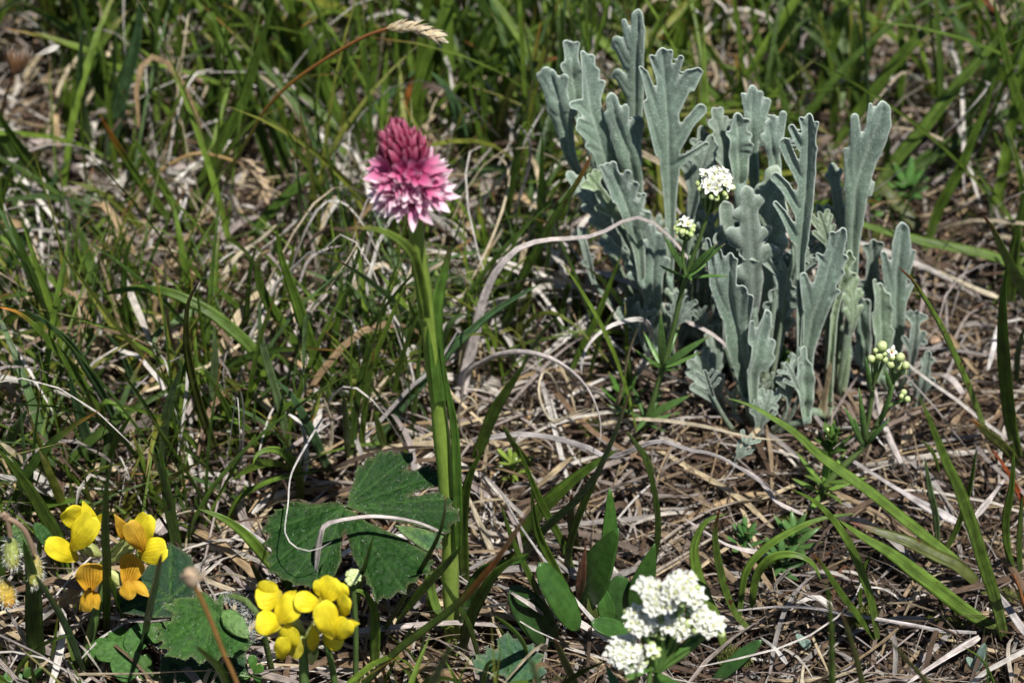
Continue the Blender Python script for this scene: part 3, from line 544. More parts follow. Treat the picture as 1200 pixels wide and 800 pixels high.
for ln in BLADES.strip().splitlines():
    tile, mode, wd, ck, tipk, lean, label, pts = ln.split('|'); pts = [tuple(map(float, p.split(','))) for p in pts.split()]
    dry = ck in 'WTGBPOCR'; n = 16 if len(pts) < 6 else 26
    if lean == '.': lean = '0'
    P = trace(tile, pts, mode, float(lean), n); root = P[0].copy(); wcm = float(wd)/2.9625*np.array([pxs(p) for p in P])*(1.12 if not dry else 1.08)
    t = np.linspace(0, 1, n); base = np.array(CC[ck])*R.uniform(.88, 1.12)
    if dry:
        W = wcm*np.clip(np.minimum(.55+t*3, 1.02-t*.72), 0, 1)*(1+.12*np.sin(t*9+R.random()*6)); W[-1] *= .25
        if label.startswith('long tapering'): W = wcm*np.interp(t, [0, .25, .5, 1], [1, .75, .34, .16])
        ph = R.random()*6; cols = np.outer(1+.16*np.sin(t*13+ph)+.1*np.sin(t*31), base)
    else:
        W = wcm*np.clip(np.minimum(.7+t*1.2, (1-t)**.62*1.65), .03, 1)
        st = [(0, base*.8+np.array((.06, .06, .03))), (.18, base), (.8, base*1.06)]; tp = TIPS[tipk]
        if label.startswith('tan and orange'): st = [(0, base), (.5, base), (.6, (.30, .12, .02)), (.72, (.48, .15, .03)), (.82, (.50, .27, .12)), (1, (.55, .38, .22))]
        elif label.startswith('green blade with a long orange'): st = [(0, base), (.62, base), (.78, (.30, .16, .02)), (1, (.55, .22, .05))]
        elif tp is not None: st += [(.9, (base+np.array(tp))/2), (.96, tp), (1, tp)]
        else: st += [(1, base*1.15)]
        cols = grad(st, t)
    mx_, my_, _ = proj(spline(P, 60)); yy_ = spline(P, 60)[:, 1]
    for a_, b_, c_ in zip(mx_, my_, yy_):
        for dx_ in ((0,) if float(wd) < 18 else (-1, 0, 1)):
            k_ = (int(a_//7)+dx_, int(b_//7)); MASK[k_] = max(MASK.get(k_, -99), c_)
    view = CAM-P; view /= np.linalg.norm(view, axis=1, keepdims=True)
    T = tangents(P); side = np.cross(T, view); a0 = R.uniform(-.55, .55) if not dry else R.uniform(-.7, .7)
    lit = view*math.cos(a0)+side/np.maximum(np.linalg.norm(side, axis=1, keepdims=True), .2)*math.sin(a0)+np.array([0, 0, .35])
    mb = MB(); tw = (R.uniform(-.5, .5)*t) if not dry else R.uniform(-.7, .7)*t+.25*np.sin(t*7+R.random()*6)
    ribbon(mb, P, W, lit, cols, fold=R.uniform(.25, .6)*(1 if not dry else R.choice([-1, 1, .6])), twist=tw, thick=.035)
    nm = 'dead_grass_strand' if dry else 'grass_shoot'
    mat = M_DRY if dry else (M_SPOT if 'spot' in label or (tipk in 'ro' and float(wd) > 30) else M_BLADE)
    o = link(nm, mb.mesh(nm, root), mat, None, root); tag(o, label, 'dead grass blade' if dry else 'grass blade', 'dead grass blades in the meadow' if dry else 'green grass blades in the meadow'); CNT += 1
print('traced', CNT)
# ---------------------------------------------------------------- the ground: one sheet, finely broken where the picture looks
def gz(x, y):
    return .35*np.sin(x*.31+1)*np.cos(y*.27)+.22*np.sin(x*.8+y*.6)+.12*np.sin(x*1.9-y*1.4+2)
def make_ground():
    a = np.arange(-34, 34.01, .3); far = np.array([45, 70, 120, 250, 600, 1500, 4000.])
    xs = np.r_[-far[::-1], a, far]; ys = np.r_[-far[::-1], a, far]
    X, Y = np.meshgrid(xs, ys, indexing='ij'); core = (np.abs(X) <= 34.1) & (np.abs(Y) <= 34.1)
    Z = np.where(core, gz(X, Y)*.5+NR.uniform(-.09, .09, X.shape), 0)-.35
    mb = MB(); mb.add(np.stack([X, Y, Z], -1), quads(len(xs), len(ys)), (.1, .1, .1)); o = link('ground', mb.mesh('ground'), M_SOIL); tag(o, 'dark crumbly soil under grass and litter', kind='structure')
make_ground()

# ---------------------------------------------------------------- loose cover: thatch, chips, crumbs and small grass
DENS = np.array([[.8,.8,.75,.7,.65,.65,.45,.4,.4,.4,.3,.28],[.7,.65,.65,.6,.55,.6,.4,.2,.25,.3,.25,.25],[.45,.45,.5,.45,.6,.75,.65,.35,.1,.15,.18,.2],
    [.75,.75,.7,.75,.75,.9,.85,.5,.1,.1,.15,.18],[.95,.95,.95,.95,.85,.9,.9,.5,.08,.05,.06,.12],[1,1,1,1,.7,.5,.4,.08,.02,.02,.03,.06],
    [.8,.8,.7,.35,.3,.25,.08,.03,.03,.05,.03,.04],[.7,.7,.4,.4,.4,.25,.15,.06,.05,.05,.03,.05]])
def dens(x, y):
    px, py, _ = proj((x, y, 0)); i = min(max(py/100-.5, 0), 7); j = min(max(px/100-.5, 0), 11)
    i0, j0 = int(i), int(j); i1, j1 = min(i0+1, 7), min(j0+1, 11); a, b = i-i0, j-j0
    return (DENS[i0, j0]*(1-b)+DENS[i0, j1]*b)*(1-a)+(DENS[i1, j0]*(1-b)+DENS[i1, j1]*b)*a
# what must stay in view: (x, y, rx, ry, Y of the thing): no loose blade may stand before it
KEEP = [(480, 200, 62, 62, -9), (505, 420, 26, 160, -9.), (527, 640, 24, 110, -9.2), (425, 620, 125, 90, -6), (105, 640, 120, 75, -10), (355, 715, 75, 60, -11), (30, 650, 50, 80, -10),
        (690, 655, 120, 110, -7.5), (770, 130, 115, 150, 0), (740, 260, 60, 80, 1), (900, 300, 110, 190, -1.5), (1010, 230, 60, 130, 1), (1040, 330, 60, 110, -1), (800, 350, 60, 180, -3), (838, 215, 40, 50, -5),
        (1035, 470, 60, 90, -3.5), (965, 520, 35, 70, -4), (785, 725, 90, 90, -12), (250, 735, 80, 70, -9.5), (620, 470, 110, 70, -3), (970, 600, 230, 220, -1), (640, 560, 130, 60, -6),
        (487, 36, 40, 25, 4), (24, 85, 34, 62, 11), (300, 205, 30, 30, 8), (300, 740, 150, 70, -12), (155, 750, 70, 60, -12), (1100, 450, 120, 260, 0)]
def blocked(P, slack=1.0):
    x, y, d = proj(P)
    for (cx, cy, rx, ry, Y) in KEEP:
        q = ((x-cx)/rx)**2+((y-cy)/ry)**2 < 1
        if np.any(q & (P[:, 1] < Y+slack)): return True
    return False
def covers(P, share):
    x, y, d = proj(P); k = 0
    for a, b, Y in zip(x, y, P[:, 1]):
        q = MASK.get((int(a//7), int(b//7)))
        if q is not None and Y < q+.3: k += 1
    return k/len(P) > share
STRAW = [((.52, .42, .27), 5), ((.42, .30, .17), 3), ((.55, .50, .44), 4), ((.62, .58, .54), 2), ((.30, .25, .22), 4), ((.20, .13, .08), 3), ((.36, .30, .28), 3), ((.10, .065, .045), 6), ((.27, .18, .10), .25)]
def pick(pal):
    t = R.random()*sum(p[1] for p in pal)
    for c, k in pal:
        t -= k
        if t <= 0: return np.array(c)
    return np.array(pal[0][0])
DARKER = [((.30, .22, .14), 4), ((.34, .31, .29), 4), ((.20, .15, .12), 4), ((.11, .07, .045), 4), ((.42, .36, .30), 2)]
def lying(mb, x, y, z0, az, L, w, bend, lift, col, n=7):
    t = np.linspace(0, 1, n); a = az+bend*(t-.5)+R.uniform(-.5, .5)*t*t; dx = np.cumsum(np.cos(a))*L/n; dy = np.cumsum(np.sin(a))*L/n
    P = np.stack([x+dx-dx[n//2], y+dy-dy[n//2], z0+lift*np.sin(t*math.pi*R.uniform(.7, 1.4)+R.uniform(0, .6))], 1)
    g = gz(P[:, 0], P[:, 1])*.5-.3; P[:, 2] = np.maximum(P[:, 2]+g, g+.03)
    if P[:, 2].max() > .75 and ((P[:, 2].max() > 1.5 and blocked(P)) or (R.random() < .85 and covers(P, .2))): return False
    W = w*np.clip(np.minimum(t*6+.5, (1-t)*3+.12), 0, 1)
    c = col*R.uniform(.75, 1.2); ribbon(mb, P, W, np.array([R.gauss(0, .5), R.gauss(0, .5), 1.]), np.clip(np.outer(np.linspace(1, R.uniform(.8, 1.15), n), c), 0, .8), fold=R.uniform(-.5, .9), twist=R.uniform(-2.4, 2.4)); return True
def in_area(): return R.uniform(-20, 20), R.uniform(-17, 24)
def thatch():
    a, b, c = MB(), MB(), MB()
    for i in range(10500):                                     # fallen straws
        x, y = in_area(); d = dens(x, y); az = R.gauss(.2, 1.0) if R.random() < .7 else R.uniform(0, 6.28)
        lift = R.uniform(0, .5) if R.random() > d*.5 else R.uniform(.3, 2.2)
        lying(a, x, y, R.uniform(0, .45+.9*d), az, R.uniform(1.2, 6.5), R.choice([.04, .05, .06, .08, .10, .13, .17, .22])*(.62+.4*d), R.gauss(0, .6), lift, pick(STRAW if d > .3 or R.random() < .45 else DARKER))
    part_ = link('dry_grass_thatch', a.mesh('dry_grass_thatch'), M_DRY); tag(part_, 'tangle of dead straw coloured and grey grass covering the ground', kind='stuff')
    for i in range(3300):                                     # pale curling strands standing up between the blades
        x, y = in_area(); d = dens(x, y)
        if R.random() > d*.8+.15: continue
        lying(b, x, y, R.uniform(.2, 1.6), R.uniform(0, 6.28), R.uniform(2.5, 9), R.choice([.03, .04, .06, .08, .10, .15]), R.gauss(0, 1.6), R.uniform(.6, 3.6), pick([((.66, .61, .56), 6), ((.55, .46, .32), 4), ((.42, .36, .34), 2), ((.34, .23, .12), .6)]), n=11)
    tag(link('curled_dead_grass', b.mesh('curled_dead_grass'), M_DRY), 'pale dead strands curling up between the green blades', kind='stuff')
    for i in range(24000):                                    # chips of stem and leaf
        x, y = in_area(); d = dens(x, y); lying(c, x, y, R.uniform(0, .35), R.uniform(0, 6.28), R.uniform(.15, 1.3), R.uniform(.02, .10), R.gauss(0, .5), R.uniform(0, .12), pick(STRAW+[((.16, .07, .03), 4), ((.05, .035, .025), 20 if d > .3 else 34)]), n=3)
    tag(link('leaf_litter', c.mesh('leaf_litter'), M_LITTER), 'small brown and grey chips of dead plants on the soil', kind='stuff')
    g = MB()
    for i in range(2600):                                     # crumbs of soil
        x, y = in_area(); r = R.uniform(.03, .13); z = gz(x, y)*.5-.3
        blob(g, (x, y, z), (r, r*R.uniform(.6, 1)), (R.gauss(0, 1), R.gauss(0, 1), 1), ((0, (.05, .03, .02)), (1, np.array((.13, .08, .045))*R.uniform(.5, 1.5))), m=5, n=4, ribs=.15)
    tag(link('soil_crumbs', g.mesh('soil_crumbs', smooth=False), M_LITTER), 'loose crumbs of brown soil', kind='stuff')
GREEN = [((.100, .165, .020), 5), ((.145, .225, .030), 4), ((.068, .120, .020), 2), ((.085, .145, .048), 1.5), ((.20, .22, .035), 1.8), ((.045, .085, .014), 1.6)]
def blade(mb, x, y, h, az, lean, droop, w, col, tip=None, n=9, check=True):
    t = np.linspace(0, 1, n); hd = np.array([math.cos(az), math.sin(az), 0])
    P = np.array([x, y, -.3])+hd*(h*(lean*t+droop*t*t))[:, None]; P[:, 2] += h*(t-.45*droop*t**2.4); P[:, 2] = np.maximum(P[:, 2], -.2)
    if check and (blocked(P) or (R.random() < .8 and covers(P, .3))): return False
    W = w*np.clip((1-t)**.7*(.55+1.2*t)*1.25, .03, 1); W[-1] = w*.04
    c = grad(((0, np.array(col)*.9+np.array((.03, .03, .01))), (.25, col), (.85, np.array(col)*1.05), (1, tip if tip is not None else np.array(col)*1.1)), t)
    a = az+R.gauss(0, .5); ribbon(mb, P, W, np.array([-math.cos(a), -math.sin(a), .35]), c, fold=R.uniform(.15, .7), twist=R.uniform(-1.0, 1.0)); return True
def small_grass():
    mb = MB(); cnt = 0
    for i in range(2500):
        x, y = in_area(); d = dens(x, y)
        if R.random() > d: continue
        base = R.uniform(0, 6.28); hh = R.uniform(2.6, 7.6) if y < 3 else R.uniform(4, 11); col0 = pick(GREEN)
        for k in range(R.randint(3, 9)):
            az = base+R.gauss(0, 1.6); h = hh*R.uniform(.45, 1.1); col = col0*R.uniform(.8, 1.2)
            tip = R.choice([None, None, None, (.35, .14, .03), (.4, .32, .15)])
            w = R.choice([.07, .09, .11, .14, .18, .24])*(1.5 if y > 5 else 1)
            cnt += blade(mb, x+R.gauss(0, .35), y+R.gauss(0, .35), h, az, abs(R.gauss(.08, .26)), abs(R.gauss(0, .36)), w, col, tip)
    for i in range(1500):                                    # fine short leaves low down
        x, y = in_area(); d = dens(x, y)
        if R.random() > d: continue
        for k in range(3): blade(mb, x+R.gauss(0, .3), y+R.gauss(0, .3), R.uniform(1.0, 3.4), R.uniform(0, 6.28), abs(R.gauss(.3, .3)), abs(R.gauss(0, .4)), R.uniform(.05, .12), pick(GREEN)*R.uniform(.8, 1.1), n=6)
    tag(link('grass', mb.mesh('grass'), M_BLADE), 'thick green meadow grass of narrow blades', kind='stuff'); print('blades', cnt)
def moss():
    mb = MB()
    for (cx, cy, r_) in [(1110, 728, 26), (1012, 722, 20), (905, 655, 16), (930, 610, 18), (620, 715, 18), (1010, 280, 26), (1180, 700, 18), (860, 770, 20), (690, 500, 16)]:
        for k in range(420):
            a = R.uniform(0, 6.28); q = math.sqrt(R.random())*r_; p = at_z(cx+math.cos(a)*q, cy+math.sin(a)*q*.6, .12+.25*(1-(q/r_)**2)); d = nrm(np.array([R.gauss(0, .6), R.gauss(0, .6), 1])); L = R.uniform(.08, .18); s = nrm(np.cross(d, [R.gauss(0, 1), 1, .2]))*.018
            c = np.array((.10, .12, .02))*R.uniform(.5, 1.5); mb.add([p-d*.1-s, p-d*.1+s, p+d*L], [(0, 1, 2)], c)
    tag(link('moss', mb.mesh('moss'), M_LITTER), 'small cushions of olive moss on the bare soil', kind='stuff')
thatch(); small_grass(); moss()
# ================================================================ flowering plants
def gpt(x, y): return at_z(x, y, 0.0)
def view_n(P, yaw=0., up=0.):
    v = nrm(CAM-np.asarray(P)); v = nrm(v*math.cos(yaw)+RGT*math.sin(yaw)); return nrm(v+np.array([0, 0, up]))
def rot_to(d, spin=0.):
    z = nrm(np.asarray(d, float)); x = nrm(np.cross([.31, .77, .2], z)); y = np.cross(z, x); c, s = math.cos(spin), math.sin(spin)
    return Matrix(np.c_[x*c+y*s, y*c-x*s, z].tolist()).to_4x4()
def put(name, me, mat, root, pos, d, spin=0., sc=1., parent=None):
    o = link(name, me, mat, parent or root); m = Matrix.Translation(Vector((np.asarray(pos)-o_loc[root.name])*S)) @ rot_to(d, spin) @ Matrix.Scale(sc, 4); o.matrix_local = m; return o

# ---------------------------------------------------------------- the pink orchid
def orchid():
    rt = gpt(531, 742); Y0 = rt[1]
    r = thing('pink_orchid', rt, 'pink and crimson vanilla orchid on a thick pale green stem', 'orchid')
    cl = [(534, 765), (530, 740), (528, 690), (527, 640), (524, 585), (518, 520), (511, 455), (504, 400), (497, 345), (490, 295), (485, 248), (482, 236)]
    P = np.array([at_y(x, y, Y0) for x, y in cl]); P = spline(P, 40); t = np.linspace(0, 1, 40); px = pxs(P[20])
    mb = MB(); tube(mb, P, (10.6-2.4*t)*px+.01*np.sin(t*40), grad(((0, (.30, .41, .09)), (.5, (.29, .42, .07)), (1, (.25, .35, .06))), t), m=14, ridges=.05); part('stem', mb, M_STEM, r)
    def sheath(pts, w, col, dy, lab=None, tip=None, fold=.5, yaw=0.):
        n = 18; c = [at_y(x, y, Y0-.22+dy*(i/(len(pts)-1))) for i, (x, y) in enumerate(pts)]; Q = spline(np.array(c), n); tt = np.linspace(0, 1, n)
        W = w*px*np.clip(np.minimum(.8+tt, (1-tt)**.6*1.5), .04, 1); V = np.array([view_n(q, yaw, .2) for q in Q])
        m = MB(); ribbon(m, Q, W, V, grad(((0, col), (.85, col), (1, tip or col)), tt), fold=fold, thick=.03); part('sheath_leaf', m, M_BLADE, r, lab)
    sheath([(499, 372), (495, 345), (490, 322), (484, 300), (473, 286), (455, 274), (430, 267), (405, 268)], 12, (.20, .29, .05), -1.6, 'upper leaf drooping to the left', (.2, .06, .05))
    sheath([(514, 470), (510, 420), (508, 380), (513, 345), (520, 318), (527, 286)], 19, (.10, .20, .03), .5, 'upper leaf pointing up to the right', (.1, .05, .03), yaw=.4)
    sheath([(537, 640), (536, 570), (532, 500), (523, 450), (515, 402)], 11, (.10, .20, .03), .1, 'long dark sheath down the right side', fold=.7)
    sheath([(520, 735), (505, 690), (500, 640), (494, 600)], 11, (.17, .28, .05), .3)
    sheath([(545, 745), (550, 700), (565, 670), (588, 660), (612, 656), (620, 650)], 15, (.075, .17, .03), -1.)
    # three shapes of open floret and two of bud, shared by all
    flo = []
    for k in range(8):
        m = MB(); pal = ((0, (.50, .05, .20)), (.25, (.66, .17, .38)), (.55, (.82, .47, .60)), (1, (.94, .86, .89))) if k < 4 else ((0, (.40, .03, .13)), (.4, (.58, .11, .28)), (.8, (.74, .30, .46)), (1, (.84, .58, .66)))
        for a in range(6):
            an = a*math.pi/3+R.uniform(-.2, .2); L = R.uniform(.38, .50); out = R.uniform(.5, .95)
            tip = np.array([math.cos(an)*out, math.sin(an)*out, R.uniform(.5, 1.0)]); tip = tip/np.linalg.norm(tip)*L
            petal(m, (math.cos(an)*.03, math.sin(an)*.03, .0), tip, R.uniform(.15, .21), np.array([-math.cos(an), -math.sin(an), .8]), 'lance', cup=.5, bend=-.1,
                  cols=pal, nu=5, nv=7)
        petal(m, (0, 0, .02), (.02, .0, .26), .13, np.array([1, 0, .2]), 'ovate', cup=.9, cols=((0, (.4, .02, .13)), (1, (.72, .25, .45))), nu=5, nv=5)
        tube(m, np.array([(0, 0, -.3), (0, 0, -.12), (0, 0, .03)]), [.04, .06, .05], grad(((0, (.25, .12, .08)), (1, (.45, .1, .2))), np.linspace(0, 1, 3)), m=6)
        flo.append(m.mesh('floret'))
    bud = []
    for k in range(2):
        m = MB()
        for a in range(3):
            an = a*2.1+k; petal(m, (math.cos(an)*.04, math.sin(an)*.04, 0), (math.cos(an)*.015, math.sin(an)*.015, .42+.05*k), .15, np.array([math.cos(an), math.sin(an), 0]), 'lance', cup=-.55, bend=.16, cols=((0, (.22, .012, .05)), (.45, (.34, .03, .10)), (.85, (.52, .13, .22)), (1, (.68, .32, .38))), nu=5, nv=8)
        tube(m, np.array([(0, 0, -.1), (0, 0, .12), (0, 0, .34), (0, 0, .40)]), [.03, .065, .045, .01], np.tile((.24, .015, .06), (4, 1)), m=7); bud.append(m.mesh('bud'))
    B0 = at_y(483, 228, Y0); A1 = at_y(467, 158, Y0); ax = A1-B0; H = np.linalg.norm(ax); ax /= H; u = nrm(np.cross(ax, [0, -1, .2])); v = np.cross(ax, u)
    mb = MB(); tube(mb, np.array([B0-ax*.1, B0+ax*H*.5, A1]), [.16, .14, .05], np.tile((.2, .08, .06), (3, 1)), m=8); part('flower_spike', mb, M_STEM, r)
    n = 70; ga = 2.39996
    for i in range(n):
        h = (i+.5)/n; h = h**.92; an = i*ga; rad = u*math.cos(an)+v*math.sin(an)
        opn = h < .44+.05*math.cos(an+2.)*2+.03*R.uniform(-1, 1)
        if opn:
            rr = .40*(1-.42*h); pos = B0+ax*(H*h*.98)+rad*rr; tilt = .02+1.35*h; d = nrm(rad+ax*tilt+np.array([R.gauss(0, .1) for _ in range(3)]))
            put('floret', flo[i % 4+(4 if h > .31+R.gauss(0, .05) else 0)], M_PETAL, r, pos, d, R.uniform(0, 6), R.uniform(.93, 1.2)*(1.12-.25*h))
        else:
            q = max(0, (h-.40)/.60); rr = .25*(1-q**1.2*.9)+.0; pos = B0+ax*(H*h*.93)+rad*rr; d = nrm(rad*(.6*(1-q)+.04)+ax*1.0)
            put('bud', bud[i % 2], M_PETAL, r, pos, d, R.uniform(0, 6), R.uniform(1.05, 1.3)*(1.1-.2*q))
orchid()

# ---------------------------------------------------------------- silver-leaved plants
def silver_leaf(root_obj, base, tip, wpx, Y, stalk_to, pairs=4, yaw=0., lean=0., curl=.25, ang=.50, asym=0., warm=0.):
    b = at_y(*base, Y); tp = at_y(*tip, Y+lean); L = np.linalg.norm(tp-b); T = (tp-b)/L; n = view_n(b, yaw, 0.); n = nrm(n-(n@T)*T); Bx = np.cross(T, n)
    W = wpx*pxs(b)/L/2
    bw = min(.062, W*.42)
    caps = [(0, -.02, .026, 0, .30, bw), (0, .30, bw, 0, .70, bw*1.05), (0, .70, bw, R.uniform(-.02, .02), .955, .045)]
    for k in range(pairs):
        for sgn in (-1, 1):
            y0 = .33+.42*k/max(1, pairs-1)+(.05 if sgn > 0 else 0)+R.uniform(-.02, .02); a = ang*R.uniform(.75, 1.15); env = W*(1.18 if k > 0 else .95)*(1-.42*(k/(pairs-1) if pairs > 1 else 0))*R.uniform(.85, 1.1)*(1+asym*sgn)
            rr = R.uniform(.032, .043); ln = max(.05, (env-rr))/math.sin(a) if a > .3 else env
            ln = min(ln, .42); x1, y1 = sgn*math.sin(a)*ln, y0+math.cos(a)*ln
            if y1 > .97: y1 = .97
            caps.append((0, y0-.05, .034, x1*.45, y0+(y1-y0)*.35, rr*.85)); caps.append((x1*.45, y0+(y1-y0)*.35, rr*.85, x1, y1, rr*1.12))
            if R.random() < .45 and ln > .16: caps.append((x1*.5, (y0+y1)/2, .04, x1*.5+sgn*.09, (y0+y1)/2+R.uniform(.0, .09), .038))
    f = lambda X, Y_: capsules(X, Y_, caps, .014)
    X, Yy, D, F = net(f, -max(W, .1)-.12, max(W, .1)+.12, -.05, 1.02, .015)
    e = np.clip(-D/.05, 0, 1); ph = R.random()*6
    z = -.020*np.exp(-(X/.02)**2)+.014*np.cos(X*R.uniform(6, 10)+ph)*np.clip(np.abs(X)*6, 0, 1)+.5*curl*X*X*2+.008*np.sin(Yy*7+ph)+.022*(1-e)**1.5*(1 if R.random() < .7 else -1)
    bendz = curl*.28*np.sin(np.clip(Yy, 0, 1)*math.pi)+curl*.2*Yy**3*R.choice([-1, 1])
    V = b+Bx*(X*L)[:, None]+T*(Yy*L)[:, None]+n*((z+bendz)*L)[:, None]
    base_c = np.array((.17, .235, .175))*R.uniform(.85, 1.12); base_c = base_c*(1-warm)+np.array((.17, .26, .07))*warm
    C = base_c*(.9+.0*e[:, None])+np.array((.30, .31, .29))*((1-e)**3)[:, None]*.8+np.array((.13, .13, .12))*np.exp(-(X/.012)**2)[:, None]*(Yy < .85)[:, None]
    sd = R.random(); mb = MB(); mb.add(V, F, C, np.stack([X*4+sd, Yy*L, np.full(len(X), sd)], 1))
    Q = spline(np.array([stalk_to, stalk_to*.45+b*.55+n*.08, b, b+T*L*.07]), 9); tt = np.linspace(0, 1, 9)
    tube(mb, Q, (.10-.045*tt)*max(.6, min(1.3, L/2.5)), grad(((0, (.16, .22, .10)), (1, base_c)), tt), m=6)
    return part('leaf', mb, M_SILVER, root_obj, solid=.018)
def silver_hero(r, rt, o, f, dy, mid, lobes, yaw=0., lean=.2, warm=0., curl=.1):
    """a silver leaf whose midrib and lobes are given as tapering strokes in the picture, standing in its own tilted plane"""
    g = lambda x, y: (o[0]+x/f, o[1]+y/f)
    f2 = f/1.12; M_ = [(*g(x, y), q/f2) for x, y, q in mid]; caps = []
    for a_, b_ in zip(M_[:-1], M_[1:]): caps.append((a_[0], a_[1], a_[2], b_[0], b_[1], b_[2]))
    for l in lobes:
        L_ = [(*g(l[i], l[i+1]), l[i+2]/f2) for i in range(0, len(l), 3)]
        for a_, b_ in zip(L_[:-1], L_[1:]): caps.append((a_[0], a_[1], a_[2], b_[0], b_[1], b_[2]))
    X, Yp, D, F = net(lambda X, Y_: capsules(X, Y_, caps, 1.6), min(min(c[0]-c[2], c[3]-c[5]) for c in caps), max(max(c[0]+c[2], c[3]+c[5]) for c in caps), min(c[4]-c[5] for c in caps), max(c[1]+c[2] for c in caps), 2.1)
    Y = rt[1]+dy; b = at_y(M_[0][0], M_[0][1], Y); tp = at_y(M_[-1][0], M_[-1][1], Y+lean); T = nrm(tp-b); B0 = np.array([math.cos(yaw), math.sin(yaw), 0.]); n = nrm(np.cross(B0, T))
    if n[1] > 0: n = -n
    px = pxs(b); mx = np.array([m_[0] for m_ in M_])[::-1]; my = np.array([m_[1] for m_ in M_])[::-1]; off = (X-np.interp(Yp, my, mx))*px
    da = capsules(X, Yp, [(c[0], c[1], 0, c[3], c[4], 0) for c in caps], .2); ax_ = np.exp(-(da*px/.03)**2)
    e = np.clip(-D*px/.12, 0, 1); Lh = np.linalg.norm(tp-b); s = np.clip((M_[0][1]-Yp)/(M_[0][1]-M_[-1][1]), 0, 1); ph = R.random()*6
    Z = -.07*np.exp(-(off/.07)**2)+curl*off*off*1.2+.05*np.sin(off*4+ph)*np.clip(np.abs(off)*3, 0, 1)+R.choice([-.05, .04, .02])*(1-e)**1.6-.035*ax_+.25*curl*np.sin(s*math.pi)*Lh*.3+.03*np.sin(s*14+ph)
    V = []
    for x, y, z in zip(X, Yp, Z): d = ray(x, y); V.append(CAM+d*(((b-CAM)@n)/(d@n))+n*z)
    base_c = np.array((.150, .215, .170))*R.uniform(.85, 1.15); base_c = base_c*(1-warm)+np.array((.17, .26, .07))*warm
    C = base_c*(1-.45*(1-s)[:, None])+np.array((.06, .11, .03))*(.45*(1-s))[:, None]*1.6+np.array((.32, .33, .31))*(np.clip(1+D*px/.045, 0, 1)**2)[:, None]+np.array((.07, .075, .065))*np.exp(-(off/.03)**2)[:, None]*(s < .85)[:, None]+np.array((.05, .055, .05))*ax_[:, None]
    sd = R.random(); mb = MB(); mb.add(np.array(V), F, C, np.stack([off*2+sd, s*Lh, np.full(len(X), sd)], 1))
    st = rt+np.array([(b[0]-rt[0])*.3, dy*.5, .05]); Q = spline(np.array([st, st*.45+b*.55, b, b+T*.12]), 9); tt = np.linspace(0, 1, 9)
    tube(mb, Q, np.maximum(.05, M_[0][2]*px*(1.1-.25*tt)), grad(((0, (.16, .22, .10)), (1, base_c)), tt), m=8)
    return part('leaf', mb, M_SILVER, r, solid=.02)
def silver(label, root_px, heroes, leaves, fill=0, fillbox=None):
    rt_y = root_px[1]; rt = gpt(*root_px); r = thing('silver_wormwood', rt, label, 'silver plant', 'silver leaved plants')
    for h in heroes: silver_hero(r, rt, *h[:5], **h[5])
    for (base, tip, w, dy, kw) in leaves:
        st = rt+np.array([(at_y(*base, rt[1]+dy)[0]-rt[0])*.35, dy*.55, .05]); silver_leaf(r, base, tip, w, rt[1]+dy, st, **kw)
    for i in range(fill+8 if fill > 4 else fill):
        x0, y0, x1, y1 = fillbox; bx = R.uniform(x0, x1); by = R.uniform(y0, y1); h = R.uniform(45, 85); dy = R.uniform(.5, 3.)
        if i >= fill: by = rt_y-R.uniform(5, 45); bx = root_px[0]+R.gauss(0, 34); h = R.uniform(28, 48); dy = R.uniform(-.9, .3)
        st = rt+np.array([(at_y(bx, by, rt[1]+dy)[0]-rt[0])*.5, dy*.7, .05]); silver_leaf(r, (bx, by), (bx+R.gauss(0, 14), by-h), R.uniform(34, 48), rt[1]+dy, st, pairs=R.choice([2, 3]), ang=R.uniform(.5, .8), yaw=R.uniform(-.6, .6), warm=R.choice([0, 0, .25]))
za, zb, zc, zd, ze, zf, zg, zh8, z10 = ((740, 40), 5), ((620, 0), 6.667), ((0, 0), 1), ((820, 90), 5), ((890, 120), 5), ((820, 250), 4.375), ((900, 250), 5), ((700, 180), 5), ((960, 240), 4.44)
